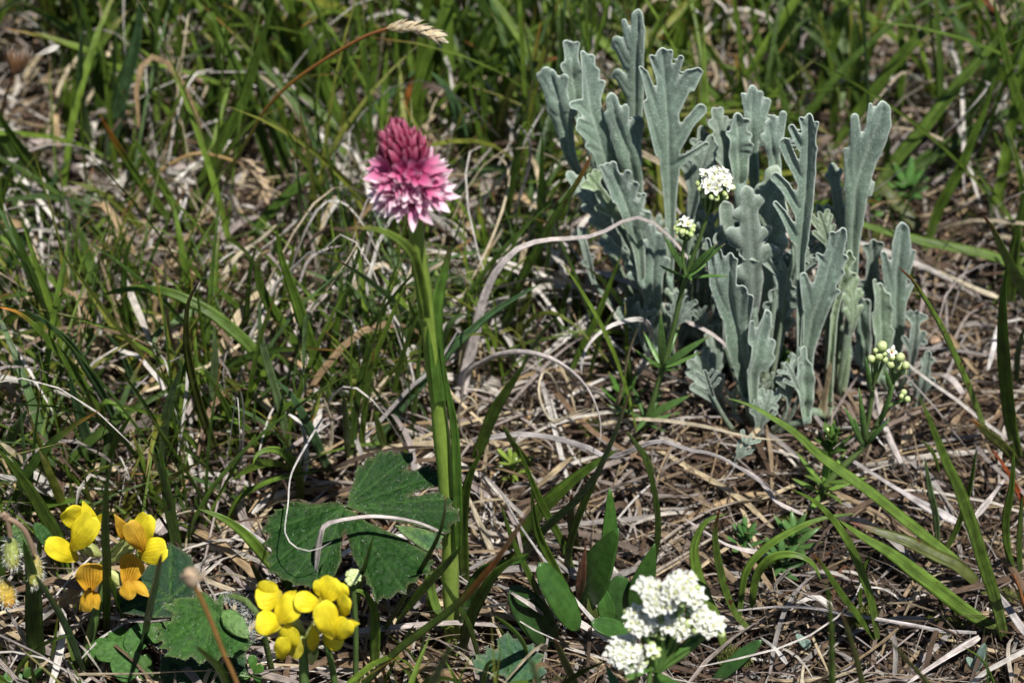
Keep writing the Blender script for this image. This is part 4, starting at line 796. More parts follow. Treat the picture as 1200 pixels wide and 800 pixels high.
silver('largest silver grey clump with tall broad lobed leaves, left of the white umbel', (806, 425), [
    (*za, 0, [(225, 1450, 16), (225, 1000, 30), (222, 800, 48), (215, 560, 60), (205, 400, 52), (195, 250, 44), (182, 122, 36)], [(165, 500, 40, 75, 230, 20, 48, 188, 9), (165, 680, 30, 85, 400, 20), (175, 260, 25, 118, 135, 15), (250, 640, 35, 330, 500, 26, 398, 422, 30), (240, 770, 32, 330, 690, 16, 425, 620, 18), (235, 430, 42, 335, 230, 34, 380, 200, 22), (345, 300, 20, 402, 205, 8), (220, 310, 30, 284, 128, 15), (205, 190, 25, 227, 98, 12)], dict(yaw=.15, lean=.3)),
    (*zb, 1.2, [(840, 1700, 24), (830, 1100, 46), (830, 760, 56), (830, 600, 56), (840, 400, 52), (850, 250, 50), (842, 135, 42)], [(800, 350, 36, 742, 172, 20), (780, 500, 46, 690, 325, 38, 648, 375, 10), (790, 720, 46, 692, 580, 34, 640, 610, 12), (880, 400, 20, 888, 220, 14)], dict(yaw=-.35)),
    (*zc, .6, [(735, 262, 5), (718, 215, 8), (710, 190, 12), (700, 160, 12), (692, 130, 10), (689, 100, 8), (685, 74, 5), (683, 63, 3)], [(692, 112, 5, 694, 82, 5), (690, 90, 4, 691, 66, 3.5), (694, 120, 5, 702, 95, 3.5), (694, 138, 7, 678, 122, 6, 668, 121, 4), (698, 152, 6, 676, 140, 4), (704, 172, 7, 674, 147, 4), (706, 180, 6, 685, 168, 3.5)], dict(yaw=.5, curl=.3)),
    (*zc, .9, [(680, 215, 4), (668, 182, 6), (660, 150, 9), (655, 125, 12), (650, 108, 11), (645, 92, 6)], [(650, 118, 7, 632, 90, 4), (652, 110, 7, 638, 86, 5), (655, 118, 6, 660, 95, 5), (660, 134, 5, 671, 133, 5), (656, 140, 5, 645, 128, 4)], dict(yaw=-.3)),
    (*zc, 1.7, [(680, 140, 5), (674, 110, 9), (671, 85, 9), (668, 56, 6)], [(669, 70, 5, 663, 51, 3.5), (670, 75, 5, 676, 53, 3.5), (672, 95, 5, 660, 76, 4), (674, 95, 4, 680, 85, 4)], dict(yaw=.2)),
    (*zc, .3, [(750, 250, 5), (743, 205, 9), (737, 180, 13), (729, 160, 12), (722, 140, 8), (717, 118, 6.5)], [(738, 180, 9, 747, 144, 7.5), (728, 158, 6, 733, 126, 4), (722, 158, 5, 712, 134, 4)], dict(yaw=.1)),
    (*zh8, -.6, [(260, 760, 18), (240, 560, 30), (195, 380, 42), (150, 250, 46), (110, 150, 34), (85, 85, 22)], [(80, 190, 18, 20, 75, 12), (75, 120, 16, 55, 65, 14), (105, 140, 16, 96, 62, 15), (105, 260, 22, 65, 140, 16), (150, 190, 18, 172, 100, 18), (150, 320, 20, 125, 182, 16), (190, 270, 20, 216, 168, 19), (225, 340, 14, 262, 222, 12), (215, 400, 22, 214, 290, 20), (250, 440, 20, 282, 330, 20)], dict(yaw=.2, curl=.3)),
    (*zh8, -.7, [(335, 1150, 22), (330, 900, 45), (325, 700, 55), (330, 580, 45), (350, 500, 24)], [(290, 620, 26, 262, 530, 20), (320, 560, 14, 295, 430, 12), (340, 560, 14, 325, 430, 12), (370, 620, 20, 400, 450, 14), (370, 690, 18, 415, 620, 16), (270, 740, 18, 195, 700, 16)], dict(yaw=-.2, curl=.3))], [
    ((695, 330), (680, 268), 20, .2, dict(pairs=2)), ((735, 270), (690, 206), 34, .1, dict(pairs=2, warm=.6)), ((735, 295), (668, 206), 30, .3, dict(pairs=3)), ((850, 222), (838, 128), 38, .9, dict(pairs=4, yaw=.5)), ((822, 230), (822, 150), 36, 1.1, dict(pairs=3, ang=.75)),
    ((778, 330), (700, 278), 26, .2, dict(pairs=2)), ((810, 260), (832, 160), 36, .5, dict(pairs=4, yaw=-.4)), ((785, 395), (806, 345), 44, -.8, dict(pairs=3)), ((850, 490), (812, 405), 46, -1.9, dict(pairs=3, curl=.4)), ((770, 420), (725, 350), 40, .1, dict(pairs=3, yaw=.4)), ((830, 460), (842, 380), 36, -.9, dict(pairs=3, yaw=.4))], 14, (725, 290, 850, 400))
silver('silver grey clump behind the white umbel with a tall leaf notched on its left', (888, 492), [
    (*ze, 0, [(240, 1450, 16), (243, 900, 24), (250, 780, 36), (265, 600, 45), (280, 400, 45), (287, 250, 42), (292, 150, 36), (292, 88, 22)], [(245, 440, 32, 185, 330, 30, 148, 235, 32), (235, 620, 32, 150, 490, 26, 92, 425, 24), (215, 770, 34, 140, 640, 18, 95, 578, 12), (245, 250, 24, 190, 145, 20), (268, 150, 18, 247, 92, 14), (310, 210, 14, 342, 108, 8), (310, 350, 12, 334, 255, 7)], dict(yaw=-.2, lean=.3)),
    (*zd, 2.2, [(330, 720, 20), (305, 450, 36), (300, 300, 42), (305, 200, 35), (312, 88, 24)], [(330, 240, 22, 356, 108, 18), (340, 320, 24, 400, 150, 18), (350, 350, 18, 382, 185, 17), (285, 220, 18, 256, 118, 12), (370, 400, 20, 430, 240, 16)], dict(yaw=.1)),
    (*zd, 1.8, [(235, 640, 34), (230, 450, 54), (228, 330, 46), (222, 242, 26)], [(245, 310, 24, 272, 262, 20), (260, 360, 18, 288, 338, 14), (260, 410, 25, 290, 400, 20), (250, 450, 18, 290, 442, 12), (205, 360, 22, 165, 332, 12)], dict(yaw=.2)),
    (*zd, 1.5, [(460, 700, 26), (440, 520, 32), (425, 420, 34), (410, 340, 26), (402, 292, 20)], [(455, 430, 24, 488, 235, 20), (400, 390, 16, 370, 352, 14), (435, 340, 18, 432, 252, 16)], dict(yaw=-.1)),
    (*zf, -.7, [(245, 950, 22), (225, 800, 36), (200, 640, 50), (170, 520, 40), (150, 400, 38), (150, 300, 38), (155, 230, 20)], [(140, 500, 28, 85, 340, 22, 45, 125, 12), (205, 570, 36, 218, 390, 30), (240, 560, 18, 268, 415, 14), (120, 310, 22, 100, 190, 14), (170, 300, 15, 185, 240, 10)], dict(yaw=-.3, curl=.2)),
    (*zf, -.9, [(270, 1000, 16), (268, 800, 28), (300, 660, 32), (332, 570, 28), (345, 515, 18)], [(262, 650, 18, 262, 555, 14), (330, 720, 18, 362, 645, 14), (310, 780, 16, 356, 712, 11), (280, 800, 14, 300, 705, 14)], dict(yaw=.3, curl=.4)),
    (*zc, -.9, [(945, 492, 4), (944, 470, 7), (943, 445, 10), (944, 430, 7)], [(941, 455, 6, 937, 420, 3.5), (942, 440, 5, 941, 410, 4)], dict(yaw=.2, warm=.1))], [
    ((884, 370), (872, 215), 62, .6, dict(pairs=3, yaw=.2, ang=.8)), ((897, 390), (903, 205), 48, 1., dict(pairs=5, yaw=-.3, warm=.2)), ((910, 320), (862, 262), 42, .6, dict(pairs=4)), ((885, 515), (902, 458), 34, -.9, dict(pairs=3)),
    ((860, 545), (880, 510), 40, -1.8, dict(pairs=2, curl=.4)), ((905, 430), (925, 290), 40, .8, dict(pairs=4)), ((850, 400), (850, 240), 50, 1.2, dict(pairs=3, yaw=.3, ang=.75))], 14, (840, 320, 960, 440))
silver('silver grey clump with the tallest rounded leaf behind the red tipped green blade', (985, 480), [
    (*ze, .8, [(550, 1050, 22), (548, 850, 34), (553, 700, 48), (565, 500, 62), (610, 370, 58), (660, 230, 62), (705, 120, 58), (725, 48, 40)], [(560, 440, 46, 565, 230, 32, 558, 92, 22), (532, 470, 28, 508, 285, 12), (640, 210, 25, 652, 20, 11), (720, 190, 25, 756, 122, 10), (700, 270, 20, 740, 212, 9), (665, 350, 15, 712, 302, 7), (640, 530, 15, 668, 470, 7)], dict(yaw=.1)),
    (*zg, -.5, [(212, 1150, 22), (228, 800, 38), (262, 620, 58), (318, 460, 62), (355, 330, 56), (390, 230, 46), (425, 135, 34), (438, 108, 20)], [(250, 530, 44, 206, 350, 20), (335, 300, 32, 290, 238, 10), (372, 210, 25, 375, 120, 16), (395, 340, 20, 452, 258, 16), (395, 385, 18, 434, 335, 14), (365, 485, 18, 414, 440, 10)], dict(yaw=-.1)),
    (*zg, -.1, [(355, 1150, 18), (362, 900, 17), (386, 600, 18), (430, 420, 15), (476, 240, 18)], [(448, 410, 14, 500, 350, 16), (468, 310, 8, 502, 262, 9)], dict(warm=.7))], [
    ((990, 285), (975, 190), 28, 1.6, dict(pairs=2)), ((975, 300), (960, 250), 34, 1.0, dict(pairs=3, warm=.4)), ((995, 400), (1000, 330), 32, .6, dict(pairs=3, yaw=.5, warm=.5))], 2, (960, 300, 1000, 350))
silver('small silver grey shoot right of the others, above the green white buds', (1047, 452), [
    (*z10, 0, [(388, 900, 22), (400, 700, 34), (400, 500, 44), (408, 350, 40), (425, 200, 44), (432, 135, 34)], [(382, 470, 36, 330, 245, 16), (440, 370, 22, 488, 240, 12), (440, 480, 18, 490, 400, 10)], dict(yaw=.1)),
    (*z10, .2, [(240, 850, 20), (232, 700, 36), (215, 580, 46), (190, 510, 38), (172, 452, 26)], [(245, 560, 20, 252, 505, 16), (175, 560, 15, 142, 505, 11)], dict(yaw=-.2)),
    (*z10, -.5, [(330, 900, 20), (320, 720, 34), (325, 600, 40), (320, 500, 34), (318, 425, 14)], [(300, 560, 18, 298, 455, 13), (300, 480, 14, 285, 392, 10), (340, 560, 22, 350, 465, 16), (345, 620, 22, 358, 530, 20), (345, 700, 20, 365, 645, 18), (290, 650, 14, 280, 560, 12)], dict(warm=.3, yaw=.2, curl=.3))], [
    ((1020, 370), (1024, 276), 34, .9, dict(pairs=2)), ((1068, 430), (1074, 366), 30, -.3, dict(pairs=2)), ((1075, 480), (1090, 408), 26, -.6, dict(pairs=2)), ((1010, 430), (990, 396), 26, 0, dict(pairs=2))])

# ---------------------------------------------------------------- white bedstraw-like flowers
def make_floret_mesh():
    out = []
    for k in range(3):
        m = MB()
        for a in range(4):
            an = a*math.pi/2+R.uniform(-.12, .12); d = np.array([math.cos(an), math.sin(an), R.uniform(.2, .6)])
            petal(m, d*.015, d*R.uniform(.125, .15), .10, np.array([0, 0, 1.]), 'ovate', cup=.25, bend=.08, cols=((0, (.62, .68, .40)), (.25, (.78, .79, .68)), (1, (.84, .84, .80))), nu=5, nv=6)
        blob(m, (0, 0, .03), (.028, .035), (0, 0, 1), ((0, (.5, .55, .15)), (1, (.72, .70, .35))), m=6, n=5)
        tube(m, np.array([(0, 0, -.12), (0, 0, -.05), (0, 0, .02)]), [.018, .022, .03], np.tile((.35, .45, .15), (3, 1)), m=5); out.append(m.mesh('floret'))
    return out
FLO = make_floret_mesh()
def make_bud_mesh():
    m = MB(); blob(m, (0, 0, 0), (.075, .085), (0, 0, 1), ((0, (.22, .34, .07)), (.45, (.40, .52, .16)), (1, (.62, .68, .36))), m=10, n=8, ribs=.05)
    return m.mesh('flower_bud')
BUD = make_bud_mesh()
def umbel(r, c, R_, fl, bd, stalk_end, ax=(0, -.35, 1), sc=1., open_=1., fmat=None):
    ax = nrm(np.array(ax, float)); u = nrm(np.cross(ax, [0, 1, 0])); v = np.cross(ax, u); mb = MB(); k = 0
    for i in range(fl+bd):
        q = (i+.5)/(fl+bd); isf = i < fl; th = (q**.5)*(1.15 if isf else 1.0)*(1.0 if bd else 1.25); 
        if not isf and fl: th = 1.2+.75*((i-fl+.5)/max(1, bd))**1.
        an = i*2.4+R.uniform(-.2, .2); d = nrm(ax*math.cos(th)+(u*math.cos(an)+v*math.sin(an))*math.sin(th)); pos = c+d*R_*R.uniform(.86, 1.08)*np.array([1, 1, .8])
        if isf: put('floret', FLO[i % 3], M_PETAL, r, pos, nrm(d+ax*.3+np.array([R.gauss(0, .2) for _ in range(3)])), R.uniform(0, 6), sc*R.uniform(.85, 1.15))
        else: put('flower_bud', BUD, M_BUD, r, pos, d, R.uniform(0, 6), sc*R.uniform(.6, 1.1))
        if i % 2 == 0: Q = spline(np.array([stalk_end, stalk_end*.5+pos*.5+nrm(pos-stalk_end-ax*((pos-stalk_end)@ax))*.06, pos-d*.05]), 6); tube(mb, Q, np.full(6, .022*sc), np.tile((.16, .26, .07), (6, 1)), m=5)
    part('umbel_stalks', mb, M_STEM, r)
def whorl(r, P, ax, L, n=5, w=.16, col=(.09, .19, .05), up=.7, a0=0.):
    ax = nrm(ax); u = nrm(np.cross(ax, [0, 1, .1])); v = np.cross(ax, u)
    for k in range(n):
        an = a0+k*2*math.pi/n+R.uniform(-.2, .2); d = nrm((u*math.cos(an)+v*math.sin(an))+ax*up*R.uniform(.7, 1.3)); mb = MB(); LL = L*R.uniform(.75, 1.15)
        c = np.array(col)*R.uniform(.85, 1.2); petal(mb, P, P+d*LL, w, nrm(ax+.3*R.uniform(-1, 1)*u), 'tongue' if R.random() < .3 else 'lance', cup=-.2, bend=R.uniform(-.05, .16), cols=((0, c), (.9, c*1.1), (1, (.2, .12, .05))), nu=5, nv=9, fold=.15)
        part('leaf', mb, M_BROAD, r, solid=.02)
def pathY(pts, Y): return np.array([at_y(x, y, Y) for x, y in pts])
def stemtube(r, pts, Y, w0, w1, col=(.13, .21, .06), n=20, name='stem'):
    P = spline(pathY(pts, Y), n); px = pxs(P[n//2]); t = np.linspace(0, 1, n); mb = MB(); tube(mb, P, (w0+(w1-w0)*t)/2*px, np.tile(col, (n, 1)), m=8, ridges=.12); part(name, mb, M_STEM, r); return P
def bedstraw1():
    rt = gpt(752, 512); Y = rt[1]; r = thing('white_bedstraw', rt, 'tall whorled green plant with a white domed umbel, in front of the silver leaves', 'white flower', 'white bedstraw plants')
    P = stemtube(r, [(752, 512), (765, 470), (777, 430), (788, 390), (798, 345), (807, 315), (818, 285), (828, 256)], Y, 7.5, 4.5)
    whorl(r, at_y(776, 432, Y), (0.15, 0, 1), 1.15, 6, .12, (.11, .22, .05)); whorl(r, at_y(805, 326, Y), (.15, 0, 1), 1.0, 6, .11, (.11, .22, .05), a0=.4); whorl(r, at_y(757, 492, Y), (.1, 0, 1), 1.0, 6, .13, (.09, .18, .05), .3)
    umbel(r, at_y(838, 217, Y), .37, 26, 15, at_y(829, 253, Y), (.05, -.25, 1), 1.15)
    Q = spline(pathY([(803, 322), (800, 300), (803, 282)], Y-.15), 8); mb = MB(); tube(mb, Q, np.full(8, .04), np.tile((.13, .22, .06), (8, 1)), m=6); part('side_stem', mb, M_STEM, r)
    umbel(r, at_y(803, 267, Y-.15), .19, 3, 15, Q[-1], (0, -.2, 1), 1.05)
    for (bx, by, tx, ty, w) in [(806, 322, 842, 284, 8), (806, 322, 851, 285, 8), (801, 318, 776, 274, 7), (776, 430, 833, 393, 9), (776, 430, 774, 362, 9), (757, 490, 812, 462, 10)]:
        mb = MB(); b = at_y(bx, by, Y-.15); t_ = at_y(tx, ty, Y-.5); petal(mb, b, t_, w*pxs(b), view_n(b, 0, .4), 'lance', cup=.2, bend=.05, cols=((0, (.10, .20, .05)), (.9, (.12, .23, .06)), (1, (.2, .1, .05))), fold=.15); part('leaf', mb, M_BROAD, r, solid=.02)
bedstraw1()
def bedstraw2():
    rt = gpt(958, 590); Y = rt[1]; r = thing('budding_bedstraw', rt, 'small green plant with round cream buds and one open white flower, at right', 'budding plant', 'white bedstraw plants')
    stemtube(r, [(950, 600), (975, 560), (1011, 524), (1028, 498), (1040, 474), (1046, 448)], Y, 8, 6, (.17, .25, .08)); stemtube(r, [(1012, 524), (1018, 490), (1023, 455)], Y+.05, 5, 5, (.17, .25, .08), 10, 'side_stem'); stemtube(r, [(1040, 476), (1055, 470), (1062, 466)], Y-.1, 4, 3, (.15, .25, .07), 8, 'side_stem')
    mb = MB()
    for (bx, by, br, sx, sy) in [(420, 190, 100, 1024, 452), (360, 390, 80, 1024, 452), (195, 450, 75, 1024, 452), (480, 470, 60, 1024, 452), (600, 570, 75, 1046, 448), (765, 590, 95, 1046, 448), (800, 420, 85, 1046, 448), (910, 590, 75, 1046, 448), (870, 720, 55, 1046, 448), (280, 280, 50, 1024, 452), (470, 350, 50, 1024, 452), (640, 430, 60, 1046, 448), (330, 470, 60, 1024, 452), (700, 700, 50, 1046, 448), (870, 1150, 60, 1057, 470), (950, 1290, 60, 1057, 470), (820, 1230, 48, 1057, 470)]:
        p = at_y(1010+bx/17.78, 395+by/17.78, Y-.1-R.uniform(0, .15)); q = at_y(sx, sy, Y); put('flower_bud', BUD, M_BUD, r, p, (R.uniform(-.3, .3), -.3, 1), R.uniform(0, 6), br/17.78*pxs(p)/.064)
        tube(mb, spline(np.array([q, q*.4+p*.6+np.array([0, .03, -.05]), p]), 5), np.full(5, .022), np.tile((.16, .26, .07), (5, 1)), m=5)
    part('umbel_stalks', mb, M_STEM, r)
    put('floret', FLO[0], M_PETAL, r, at_y(1045, 412, Y-.5), view_n(at_y(1045, 412, Y), .4, .4), .3, 1.0); mb = MB(); blob(mb, at_y(1045, 413, Y-.54), (.022, .03), (0, 0, 1), ((0, (.6, .05, .02)), (1, (.6, .08, .03))), m=6, n=4); part('anther', mb, M_BUD, r, 'tiny red centre of the open flower')
    for (bx, by, tx, ty, w) in [(1012, 524, 988, 475, 7), (1014, 520, 1006, 452, 7), (1020, 460, 1014, 416, 6), (1044, 458, 1036, 430, 6), (1030, 500, 1048, 450, 6), (1014, 522, 1044, 490, 6), (1008, 520, 1000, 486, 6)]:
        mb = MB(); b = at_y(bx, by, Y-.08); t_ = at_y(tx, ty, Y-.3); petal(mb, b, t_, w*pxs(b), view_n(b, 0, .3), 'lance', cup=-.3, bend=.08, cols=((0, (.10, .19, .05)), (1, (.12, .24, .06))), fold=.15); part('leaf', mb, M_BROAD, r, solid=.02)
bedstraw2()
def shoot(px, py, label, L, n, col, up, tiers=2, buds=0, w=.14, gap=.28, top=None):
    rt = gpt(px, py); r = thing('green_seedling', rt, label, 'small green plant', 'small green shoots'); h = .4
    if top: h = at_y(*top, rt[1])[2]
    mb = MB(); tube(mb, np.array([rt-(0, 0, .2), rt+(0, 0, h/2), rt+(.03, 0, h)]), [.06, .055, .04], np.tile(np.array(col)*1.3, (3, 1)), m=6); part('stem', mb, M_STEM, r)
    for k in range(tiers): whorl(r, rt+np.array([0, 0, h-gap*(tiers-1-k)]), (0, -.1, 1), L*(1-.15*k), n, w, col, up+.5*k, a0=k*.5)
    for k in range(buds): put('flower_bud', BUD, M_BUD, r, rt+np.array([R.uniform(-.14, .14), R.uniform(-.14, .14), h+R.uniform(.1, .22)]), (0, -.2, 1), 0, .75)
shoot(966, 585, 'bushy narrow leaved green shoot with a few pale buds inside', .75, 9, (.10, .20, .04), 1.2, 3, 5, .11, .22, (962, 515))
shoot(962, 588, 'bright green narrow leaved shoot beneath the cream buds', 1.1, 6, (.15, .25, .05), .5, 2, 0, .15, .3, (963, 566))
shoot(930, 645, 'small low green rosette in the bare litter, below the bright shoot', .85, 7, (.09, .18, .05), .7, 2, 0, .18)
shoot(915, 668, 'lowest little green rosette with a reddish heart in the litter', .7, 6, (.08, .17, .05), .5, 2, 0, .17)
shoot(872, 645, 'tiny green rosette left of the other seedlings', .6, 6, (.08, .18, .05), .9, 2, 0, .13)
shoot(1010, 268, 'blurred low green leaves in the litter behind the silver plant', .9, 6, (.08, .18, .04), .5, 2, 0, .22)
shoot(1062, 232, 'low bright green leaves at the far right behind the grass', .9, 6, (.09, .20, .05), .5, 2, 0, .25)
shoot(915, 455, 'green toothed young leaves at the foot of the silver clump', .8, 7, (.12, .22, .06), .7, 3, 0, .28, .3, (912, 430))
shoot(730, 480, 'fresh green shoot left of the tall whorled stem', .9, 6, (.10, .22, .04), .9, 2, 0, .15)
shoot(600, 558, 'yellow green moss like shoot right of the orchid stem', .6, 7, (.2, .28, .05), .5, 2, 0, .12)
def white_front():
    for (rx, ry, heads, label) in [(800, 985, [((690+a/5.717, 660+b/5.717), c/5.717*.0158, n_, k_) for a, b, c, n_, k_ in ((400, 185, 75, 12, 1), (475, 255, 85, 15, 2), (620, 170, 100, 14, 4), (700, 225, 55, 8, 2), (330, 385, 85, 13, 3), (545, 370, 85, 10, 8), (600, 440, 60, 8, 3), (740, 370, 75, 7, 9), (820, 420, 70, 10, 4), (470, 440, 50, 3, 6))], 'large blurred white flower cluster at the bottom edge'),
                                   (760, 1010, [((731, 764), .27, 20, 3), ((742, 775), .2, 12, 4), ((764, 763), .10, 1, 6)], 'small blurred white flower cluster at the bottom edge, lower left of the large one')]:
        Y = -14.8 if rx == 800 else -15.2; top = heads[0][0]; g = np.array([at_y(*top, Y)[0]+.3, Y, 0.]); r = thing('white_flower_cluster', g, label, 'white flower', 'white bedstraw plants')
        J = at_y(top[0]+10, top[1]+95, Y); mb = MB(); tube(mb, np.array([g-(0, 0, .3), (g+J)/2, J]), [.08, .07, .07], np.tile((.12, .22, .05), (3, 1)), m=8); part('stem', mb, M_STEM, r)
        for (c, rad, nf, nb) in heads:
            C0 = at_y(*c, Y+R.uniform(-.2, .2)); mb = MB(); e = C0-np.array([0, -.1, rad*.9]); tube(mb, spline(np.array([J, (J+e)/2+(.1, 0, 0), e]), 8), np.full(8, .055), np.tile((.14, .25, .06), (8, 1)), m=6); part('side_stem', mb, M_STEM, r)
            umbel(r, C0, rad*1.12, int(nf*1.25), nb, e, (R.uniform(-.3, .3), -.45, 1), 1.05)
        whorl(r, J, (0, 0, 1), 1.5, 6, .25, (.09, .19, .04), .8)
white_front()
def green_head():
    rt = gpt(416, 835); Y = rt[1]; r = thing('green_bud_head', rt, 'tight round head of pale green buds on the lobed leaf, above the yellow flowers', 'flower bud', 'white bedstraw plants')
    P = stemtube(r, [(416, 835), (417, 740), (414, 690)], Y, 6, 6); umbel(r, at_y(414, 677, Y), .16, 0, 26, P[-1], (0, -.5, 1), .85)
green_head()

# ---------------------------------------------------------------- yellow pea flowers, petal by petal
YEL = ((0, (.60, .50, .05)), (.3, (.84, .70, .02)), (1, (.90, .81, .05))); ORA = ((0, (.62, .36, .03)), (.3, (.74, .44, .03)), (1, (.80, .55, .07)))
BRN = (.30, .07, .01)
def pea(r, Y, petals, cal, label=None):
    """petals: name, base px, tip px, width px, profile, colours, cup, bend, streak, dy of tip"""
    f = bpy.data.objects.new('flower', None); COL.objects.link(f); f.parent = r
    if label: f['label'] = label
    for (nm, b, t_, w, pr, cc, cup, bend, stk, dyb, dy) in petals:
        mb = MB(); B = at_y(*b, Y+dyb); T = at_y(*t_, Y+dy); petal(mb, B, T, w*pxs(B), view_n(B, R.uniform(-.35, .35), .15), pr, cup*.55, bend, cc, nu=45 if stk else 15, nv=19, streak=stk, wave=.05, fold=R.choice([.16, .26, .1]))
        part(nm, mb, M_YELLOW, r, solid=.014, parent=f)
    mb = MB(); c0, c1 = at_y(*cal[0], Y+.25), at_y(*cal[1], Y+.2); cw = cal[2]*pxs(c0)/2; Q = spline(np.array([c0, c1]), 6); tube(mb, Q, cw*np.array([.35, .7, .95, 1.05, 1.1, 1.05]), np.tile((.42, .46, .16), (6, 1)), m=10, ridges=.06)
    T = nrm(c1-c0); u = nrm(np.cross(T, [0, 1, 0])); v = np.cross(T, u)
    for k in range(5):
        d = u*math.cos(k*1.26)+v*math.sin(k*1.26); petal(mb, c1+d*cw*.9-T*.02, c1+T*.17+d*cw*1.3, .09, d, 'tri', cols=((0, (.42, .46, .16)), (1, (.35, .38, .12))), nu=3, nv=4)
    part('calyx', mb, M_BUD, r, parent=f)
def yellow1():
    rt = gpt(106, 850); Y = rt[1]+1.6; r = thing('yellow_vetch', rt, 'yellow pea flowers, four around one head, the lower ones striped red brown', 'yellow flower', 'yellow vetch flowers')
    S1 = (BRN, 9, 1.25); S0 = ((.55, .33, .01), 8, .35)
    stemtube(r, [(98, 860), (100, 780), (112, 720), (124, 675), (125, 655)], Y+.15, 15, 8, (.17, .28, .08))
    pea(r, Y, [('banner', (107, 628), (78, 598), 30, 'pea', YEL, -.25, -.1, S0, .1, -.1), ('banner', (108, 622), (97, 586), 20, 'lance', YEL, .3, .1, None, .15, .2), ('wing', (83, 643), (113, 604), 34, 'pea', YEL, -.35, .12, S0, -.25, -.35),
               ('wing', (92, 655), (52, 635), 27, 'pea', YEL, -.3, .1, S0, -.1, -.4), ('keel', (112, 612), (125, 601), 9, 'lance', YEL, .2, .0, None, 0, -.1)], ((118, 650), (98, 640), 15), 'clear yellow flower at upper left')
    pea(r, Y-.1, [('banner', (150, 632), (133, 601), 17, 'lance', ORA, .4, .1, ((.4, .12, .01), 4, .8), .1, -.2), ('banner', (160, 640), (176, 602), 30, 'pea', YEL, -.3, .1, S0, .1, .1), ('wing', (168, 646), (150, 610), 24, 'pea', ORA, -.35, .1, (BRN, 7, .8), -.25, -.35),
                  ('wing', (163, 650), (197, 642), 32, 'pea', YEL, -.35, .12, ((.5, .2, .01), 8, .5), -.1, -.4)], ((131, 658), (152, 636), 16), 'orange tinted flower at upper right')
    pea(r, Y-.15, [('banner', (107, 694), (106, 661), 35, 'pea', ORA, .35, -.12, S1, -.1, -.1), ('keel', (105, 688), (101, 716), 15, 'pea', ORA, -.6, .2, ((.4, .15, .01), 4, .5), -.35, -.5), ('wing', (106, 692), (94, 716), 13, 'lance', ORA, -.4, .1, None, -.3, -.35), ('wing', (107, 692), (115, 714), 15, 'lance', ORA, -.4, .1, None, -.3, -.4)], ((123, 664), (112, 672), 13), 'striped flower facing the viewer, hanging lowest')
    pea(r, Y-.15, [('banner', (147, 686), (157, 651), 31, 'pea', ORA, .35, -.12, S1, -.1, 0.), ('keel', (150, 680), (150, 702), 20, 'pea', ORA, -.6, .2, ((.4, .15, .01), 4, .4), -.35, -.5), ('wing', (155, 680), (175, 699), 13, 'lance', ORA, -.4, .1, None, -.3, -.45)], ((129, 668), (142, 682), 14), 'striped flower at lower right')
yellow1()
def yellow2():
    rt = gpt(362, 935); Y = rt[1]+.6; r = thing('yellow_vetch', rt, 'plain bright yellow pea flowers at the bottom, slightly blurred', 'yellow flower', 'yellow vetch flowers')
    S0 = ((.5, .32, .01), 7, .3)
    def q(x, y): return (280+x/5.71, 650+y/5.71)
    stemtube(r, [(362, 950), (358, 850), (356, 780), (356, 745)], Y+.2, 15, 9, (.17, .28, .08)); stemtube(r, [(395, 900), (392, 800), (380, 745)], Y+.4, 9, 6, (.14, .24, .06), 12, 'side_stem')
    pea(r, Y, [('banner', q(215, 340), q(180, 165), 26, 'pea', YEL, -.3, .1, S0, .15, .1), ('banner', q(290, 260), q(110, 290), 32, 'pea', YEL, -.3, -.1, S0, 0, -.1), ('wing', q(250, 450), q(390, 290), 33, 'pea', YEL, -.3, .12, S0, -.3, -.2), ('wing', q(285, 470), q(110, 440), 30, 'pea', YEL, -.4, .14, None, -.3, -.5), ('wing', q(290, 330), q(385, 235), 15, 'lance', YEL, -.3, .1, None, .1, .1)], (q(430, 520), q(330, 430), 16), 'left flower')
    pea(r, Y-.1, [('banner', q(560, 280), q(515, 165), 15, 'pea', YEL, -.3, .1, None, .2, .2), ('banner', q(560, 320), q(640, 150), 30, 'pea', YEL, -.3, .1, S0, .1, .2), ('banner', q(640, 300), q(690, 185), 26, 'pea', YEL, -.3, .1, S0, .15, .2), ('wing', q(545, 330), q(365, 300), 25, 'pea', YEL, -.3, .12, S0, -.1, -.2),
                  ('wing', q(680, 400), q(740, 280), 22, 'pea', YEL, -.3, .12, None, 0, -.2), ('wing', q(640, 560), q(540, 310), 31, 'pea', YEL, -.35, .14, S0, -.35, -.35), ('keel', q(640, 560), q(740, 430), 26, 'pea', YEL, -.5, .12, None, -.3, -.4), ('keel', q(680, 470), q(808, 458), 12, 'lance', YEL, -.3, .05, None, -.2, -.4), ('wing', q(560, 560), q(700, 590), 22, 'pea', YEL, -.3, .1, None, 0, -.1)], (q(450, 560), q(560, 440), 17), 'right flower')
    pea(r, Y-.2, [('banner', q(330, 640), q(350, 460), 26, 'pea', YEL, -.4, .15, S0, 0, -.1), ('wing', q(290, 700), q(290, 540), 20, 'pea', YEL, -.5, .12, None, -.3, -.4), ('keel', q(330, 640), q(245, 690), 10, 'lance', YEL, -.3, .1, None, -.2, -.3), ('wing', q(400, 560), q(370, 690), 18, 'ellip', ((0, (.45, .42, .05)), (1, (.7, .6, .05))), -.3, .1, None, .1, 0)], (q(440, 600), q(380, 560), 14), 'lowest flower')
    pea(r, Y-.1, [('bud_petal', q(500, 640), q(485, 455), 15, 'lance', YEL, -.7, .12, ((.75, .4, .01), 2, .6), -.1, -.2), ('bud_petal', q(495, 640), q(505, 480), 11, 'lance', YEL, .7, -.1, None, .1, -.1)], (q(490, 720), q(495, 640), 12), 'unopened bud between the flowers')
yellow2()

